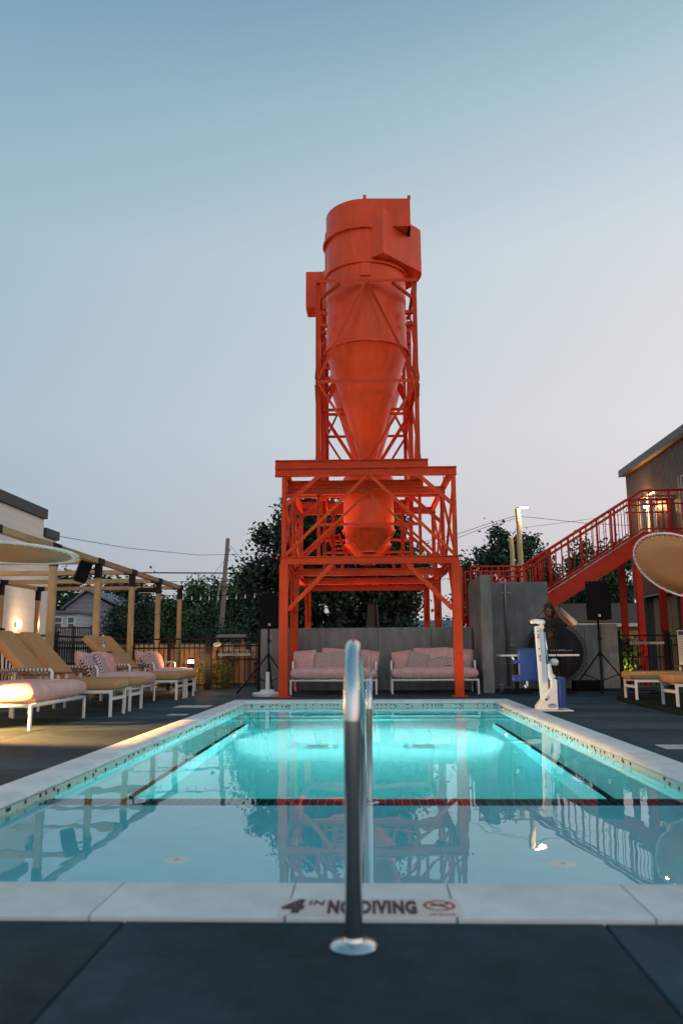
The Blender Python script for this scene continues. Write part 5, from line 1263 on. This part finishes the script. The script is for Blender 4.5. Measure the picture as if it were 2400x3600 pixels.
for k in range(1, 27, 2): m = MB(fs_.location); x, y, z = fp[k]; m.sphere((x, y, z - .07), (.018, .018, .032), 8, 6); m.tube([(x, y, z), (x, y, z - .045)], .010, 6); m.build('bulb', WHITEP, fs_, smooth=True)

# ================================================================== TREES
def tree(label, base, blobs, n, leaf, mat, trunk_h, tr=.2, cat='tree', group='trees behind the pool', seed=1, csz=.55, ncl=60):
    rn = random.Random(seed); t_ = thing('leafy_tree', label, cat, base, group=group)
    m = MB(); pts = [(0, 0, 0), (.05, 0, trunk_h * .5), (-.05, .05, trunk_h)]; m.tube(pts, [tr, tr * .8, tr * .55], 10)
    cls = []
    for (bx, by, bz, rx, ry, rz) in blobs:
        k = max(6, int(ncl * rx * rz / sum(b_[3] * b_[5] for b_ in blobs)))
        for _ in range(k):
            while True:
                q = Vector((rn.uniform(-1, 1), rn.uniform(-1, 1), rn.uniform(-1, 1)))
                if .25 < q.length < 1.0: break
            q = q * (q.length ** -.35) if q.length > 0 else q
            cls.append(((bx + q.x * rx, by + q.y * ry, bz + q.z * rz), csz * rn.uniform(.6, 1.25)))
        m.tube([(0, 0, trunk_h * rn.uniform(.55, .95)), ((bx) * .55, by * .5, (bz + trunk_h) / 2 + .1), (bx, by, bz), (bx + rx * .5 * rn.uniform(-1, 1), by, bz + rz * .75)], [tr * .5, tr * .36, tr * .22, tr * .06], 7)
    m.build('trunk', BARK, t_, smooth=True)
    for c, r_ in rn.sample(cls, min(26, len(cls))):
        pass
    m = MB(); leaf_cloud(m, rn, cls, n, leaf, .52); m.build('crown', mat, t_)
    return t_
tree('big dark maple tree filling the view behind the tower frame', (-1.3, 30, 0),
     [(-1.9, 0, 4.6, 1.3, 1.5, 1.7), (-2.3, 0, 2.6, 1.1, 1.4, 1.7), (-.3, 0, 5.0, 1.6, 1.8, 1.8), (1.4, 0, 4.6, 1.5, 1.6, 1.6), (.3, 0, 2.6, 2.4, 1.8, 1.7), (2.4, 0, 3.0, 1.1, 1.4, 1.3), (-1.6, 0, 1.4, 1.6, 1.4, 1.0), (1.6, 0, 1.6, 1.5, 1.4, 1.0)],
     70000, .19, LEAF_D, 2.6, .28, seed=3, csz=.62, ncl=170)
tree('round green tree behind the leaning utility pole', (-8.3, 47, 0), [(-1.4, 0, 3.2, 1.6, 1.5, 1.8), (.9, 0, 3.5, 1.9, 1.5, 1.9), (2.4, 0, 2.6, 1.5, 1.4, 1.8), (-.2, 0, 1.6, 2.6, 1.5, 1.3)], 30000, .22, LEAF_M, 2, .2, seed=5, csz=.7, ncl=70)
tree('green tree between the pergola posts and leaning pole', (-12.0, 48, 0), [(0, 0, 2.7, 1.7, 1.4, 1.5), (1.6, 0, 2.3, 1.4, 1.4, 1.4), (-1.4, 0, 1.9, 1.3, 1.4, 1.3)], 18000, .22, LEAF_M, 1.8, .18, seed=6, csz=.65, ncl=50)
tree('dark bushy evergreen right of the mauve house', (-10.3, 34, 0), [(0, 0, 1.9, 1.25, 1.2, 1.2), (.5, 0, .9, 1.5, 1.2, .8), (-.6, 0, 1.0, 1.1, 1.1, .8)], 12000, .13, LEAF_D, 1.2, .15, seed=8, csz=.4, ncl=60)
tree('tall dark tree standing behind the mauve house', (-26.5, 74, 0), [(0, 0, 5.2, 3.6, 2, 2.6), (4, 0, 4.6, 3, 2, 2.4), (-4, 0, 4.6, 3, 2, 2.6), (1, 0, 2.4, 5, 2, 2)], 12000, .42, LEAF_D, 3, .3, seed=11, csz=1.2, ncl=60)
tree('airy tree right of the tower behind the pale poles', (6.9, 40, 0), [(-1.5, 0, 4.5, 1.15, 1.2, 1.1), (-.2, 0, 5.3, 1.2, 1.2, 1.3), (1.2, 0, 4.9, 1.2, 1.2, 1.4), (.6, 0, 3.5, 1.5, 1.2, 1.0), (-1.5, 0, 3.1, 1.3, 1.2, .9)], 17000, .20, LEAF_D, 3.0, .17, seed=13, csz=.5, ncl=80)
tree('green tree behind the middle of the red stair railing', (12.6, 46, 0), [(0, 0, 5.2, 1.5, 1.2, 1.5), (-1.6, 0, 4.0, 1.4, 1.2, 1.5), (1.5, 0, 4.9, 1.4, 1.2, 1.7), (.2, 0, 3.0, 2.4, 1.2, 1.4)], 16000, .22, LEAF_M, 2.6, .2, seed=17, csz=.6, ncl=70)
tree('dark tree under the red stairs behind the brown roof', (10.6, 44, 0), [(-1.2, 0, 2.9, 1.6, 1.2, 1.3), (1.2, 0, 3.1, 1.7, 1.2, 1.4), (0, 0, 1.6, 2.6, 1.2, 1.2), (3.2, 0, 2.6, 1.4, 1.2, 1.6)], 15000, .2, LEAF_D, 1.8, .2, seed=19, csz=.6, ncl=70)
for i, (x, y, s, lab) in enumerate(((-8.8, 36, .9, 'dark shrub at the foot of the leaning pole'), (-7.0, 35, 1.0, 'dark shrub right of the leaning pole'), (-5.4, 34, 1.1, 'dark shrub left of the tower leg'), (-11.2, 37, .8, 'dark shrub behind the far pergola post'), (5.0, 36, 1.1, 'dark shrub low behind the tall concrete wall'), (3.0, 37, .9, 'dark shrub low behind the right tower leg'))):
    tree(lab, (x, y, 0), [(0, 0, .9 * s, 1.3 * s, .9, .9 * s), (.7, 0, .6 * s, .9, .8, .6 * s)], 4500, .14, LEAF_D if i % 2 else LEAF_M, .5, .08, 'shrub', 'shrubs along the back lot', 30 + i, .4, 26)
m = MB(); rn = random.Random(77); cs = [((rn.uniform(-120, 120), rn.uniform(120, 140), rn.uniform(.5, 4.2) + 1.2 * math.sin(k * .31)), 1.6) for k in range(420)]
leaf_cloud(m, rn, cs, 16000, 1.0, .7); tag(m.build('distant_treeline', LEAF_D), 'low dark line of far trees along the horizon', 'trees', kind='stuff')

# ================================================================== HOUSES BEHIND
def window(parent, off, x0, x1, y, z0, z1):
    m = MB(off); t_ = .07
    m.box(x0 - t_, x1 + t_, y - .05, y - .01, z1, z1 + t_); m.box(x0 - t_, x1 + t_, y - .06, y - .01, z0 - t_, z0); m.box(x0 - t_, x0, y - .05, y - .01, z0, z1); m.box(x1, x1 + t_, y - .05, y - .01, z0, z1); m.box(x0, x1, y - .045, y - .012, (z0 + z1) / 2 - .03, (z0 + z1) / 2 + .03)
    f = m.build('window', WHITEP, parent); m = MB(off); m.box(x0, x1, y - .03, y - .005, z0, z1); m.build('pane', GLASSD, f)
K = 60 / 38
h1 = thing('white_house', 'small white clapboard house with two windows beyond the fence', 'house', (-23.4, 60, 0)); o_ = h1.location
m = MB(o_); m.box(-25.5, -22.33, 60, 66, 0, 3.66); m.build('wall', SIDEW, h1)
m = MB(o_); m.box(-25.7, -22.15, 59.7, 66.2, 3.67, 3.86); m.build('roof', GREYROOF, h1)
window(h1, o_, -23.95, -23.45, 60, 2.55, 3.35); window(h1, o_, -22.95, -22.5, 60, 2.5, 3.35)
h2 = thing('mauve_house', 'mauve sided gable house behind the white clapboard house', 'house', (-21.7, 64, 0)); o_ = h2.location; k2 = 64 / 60
xl, xc, xr, ze, za = -24.7, -23.0, -20.6, 4.4, 5.65
m = MB(o_); m.prism([(xl, 64, 0), (xr, 64, 0), (xr, 64, ze - .2), (xc, 64, za - .1), (xl, 64, ze - .1)], (0, 9, 0)); m.build('wall', SIDEP, h2)
for a_, b_ in (((xl - .3, ze - .25), (xc, za)), ((xc, za), (xr + 2.2, ze - .9))):
    m = MB(o_); m.prism([(a_[0], 63.6, a_[1]), (b_[0], 63.6, b_[1]), (b_[0], 63.6, b_[1] + .14), (a_[0], 63.6, a_[1] + .14)], (0, 9.8, 0)); m.build('roof', GREYROOF, h2)
m = MB(o_); m.box(-20.6, -18.7, 64.2, 73, 0, 3.9); m.build('side_wall', SIDEP, h2)
window(h2, o_, -19.9, -19.4, 64.2, 2.7, 3.4)
dk = thing('wooden_deck', 'dark red timber deck with railing in front of the white house', 'deck', (-22.3, 57, 0)); o_ = dk.location
m = MB(o_); m.box(-25, -19.6, 56, 59.6, 1.35, 1.50); m.build('platform', DARKRED, dk); m = MB(o_); m.box(-25, -19.6, 56.0, 56.08, 2.42, 2.52); m.build('top_rail', DARKRED, dk)
for k in range(40): MB(o_).box(-24.95 + k * .135, -24.88 + k * .135, 56.01, 56.06, 1.5, 2.42).build('baluster', DARKRED, dk)
for k in range(5): MB(o_).box(-25 + k * 1.3, -24.85 + k * 1.3, 55.98, 56.12, 0, 2.6).build('post', DARKRED, dk)
gh = thing('brown_roof_garage', 'low garage with brown shingle roof and lit orange gable behind the man', 'garage', (11, 39, 0)); o_ = gh.location
X0, YE, YR, ZE, ZR = 9.45, 37.4, 41.6, 1.90, 2.98
m = MB(o_); m.prism([(X0 + .12, YE + .3, 0), (X0 + .12, YE + .3, ZE), (X0 + .12, YR, ZR - .12), (X0 + .12, 2 * YR - YE, ZE), (X0 + .12, 2 * YR - YE, 0)], (9, 0, 0)); m.build('wall', BRICKO, gh)
m = MB(o_); m.prism([(X0, YE, ZE), (X0, YR, ZR), (X0, YR, ZR + .1), (X0, YE, ZE + .1)], (9.3, 0, 0)); m.build('roof_slope', SHING, gh); m = MB(o_); m.prism([(X0, YR, ZR), (X0, 2 * YR - YE, ZE), (X0, 2 * YR - YE, ZE + .1), (X0, YR, ZR + .1)], (9.3, 0, 0)); m.build('roof_slope', SHING, gh)
m = MB(o_); m.prism([(X0 - .06, YE - .02, ZE - .12), (X0 - .06, YR, ZR - .10), (X0 - .06, YR, ZR + .13), (X0 - .06, YE - .02, ZE + .11)], (.058, 0, 0)); m.build('gable_fascia', TRIM, gh); m = MB(o_); m.box(X0, 18.7, YE - .06, YE - .002, ZE - .12, ZE + .04); m.build('eave_fascia', TRIM, gh)
gl = thing('garage_lamp', 'lamp lighting the orange gable of the brown roofed garage', 'wall lamp', (8.6, 37.6, .9))
m = MB(); m.sphere((0, 0, .08), .07, 10, 8); m.build('globe', GLOW_W, gl); m = MB(); m.tube([(0, 0, -.9), (0, 0, .02)], .03, 8); m.build('stem', BLACKM, gl)
light('POINT', (8.5, 38.2, 1.2), 60, (1, .55, .25), gl, .1)
dh = thing('far_house', 'far pale blue roofed house glimpsed right under the tower', 'house', (3.7, 62, 0)); o_ = dh.location
m = MB(o_); m.box(2.2, 6.5, 62, 67, 0, 2.2); m.build('wall', SIDEW, dh); m = MB(o_); m.prism([(2.0, 61.7, 2.2), (2.0, 64.5, 3.1), (2.0, 67.3, 2.2)], (4.8, 0, 0)); m.build('roof', M('blue_grey_roof', (.10, .14, .18), rough=.8), dh)
window(dh, o_, 3.0, 3.6, 62, 1.2, 1.9)
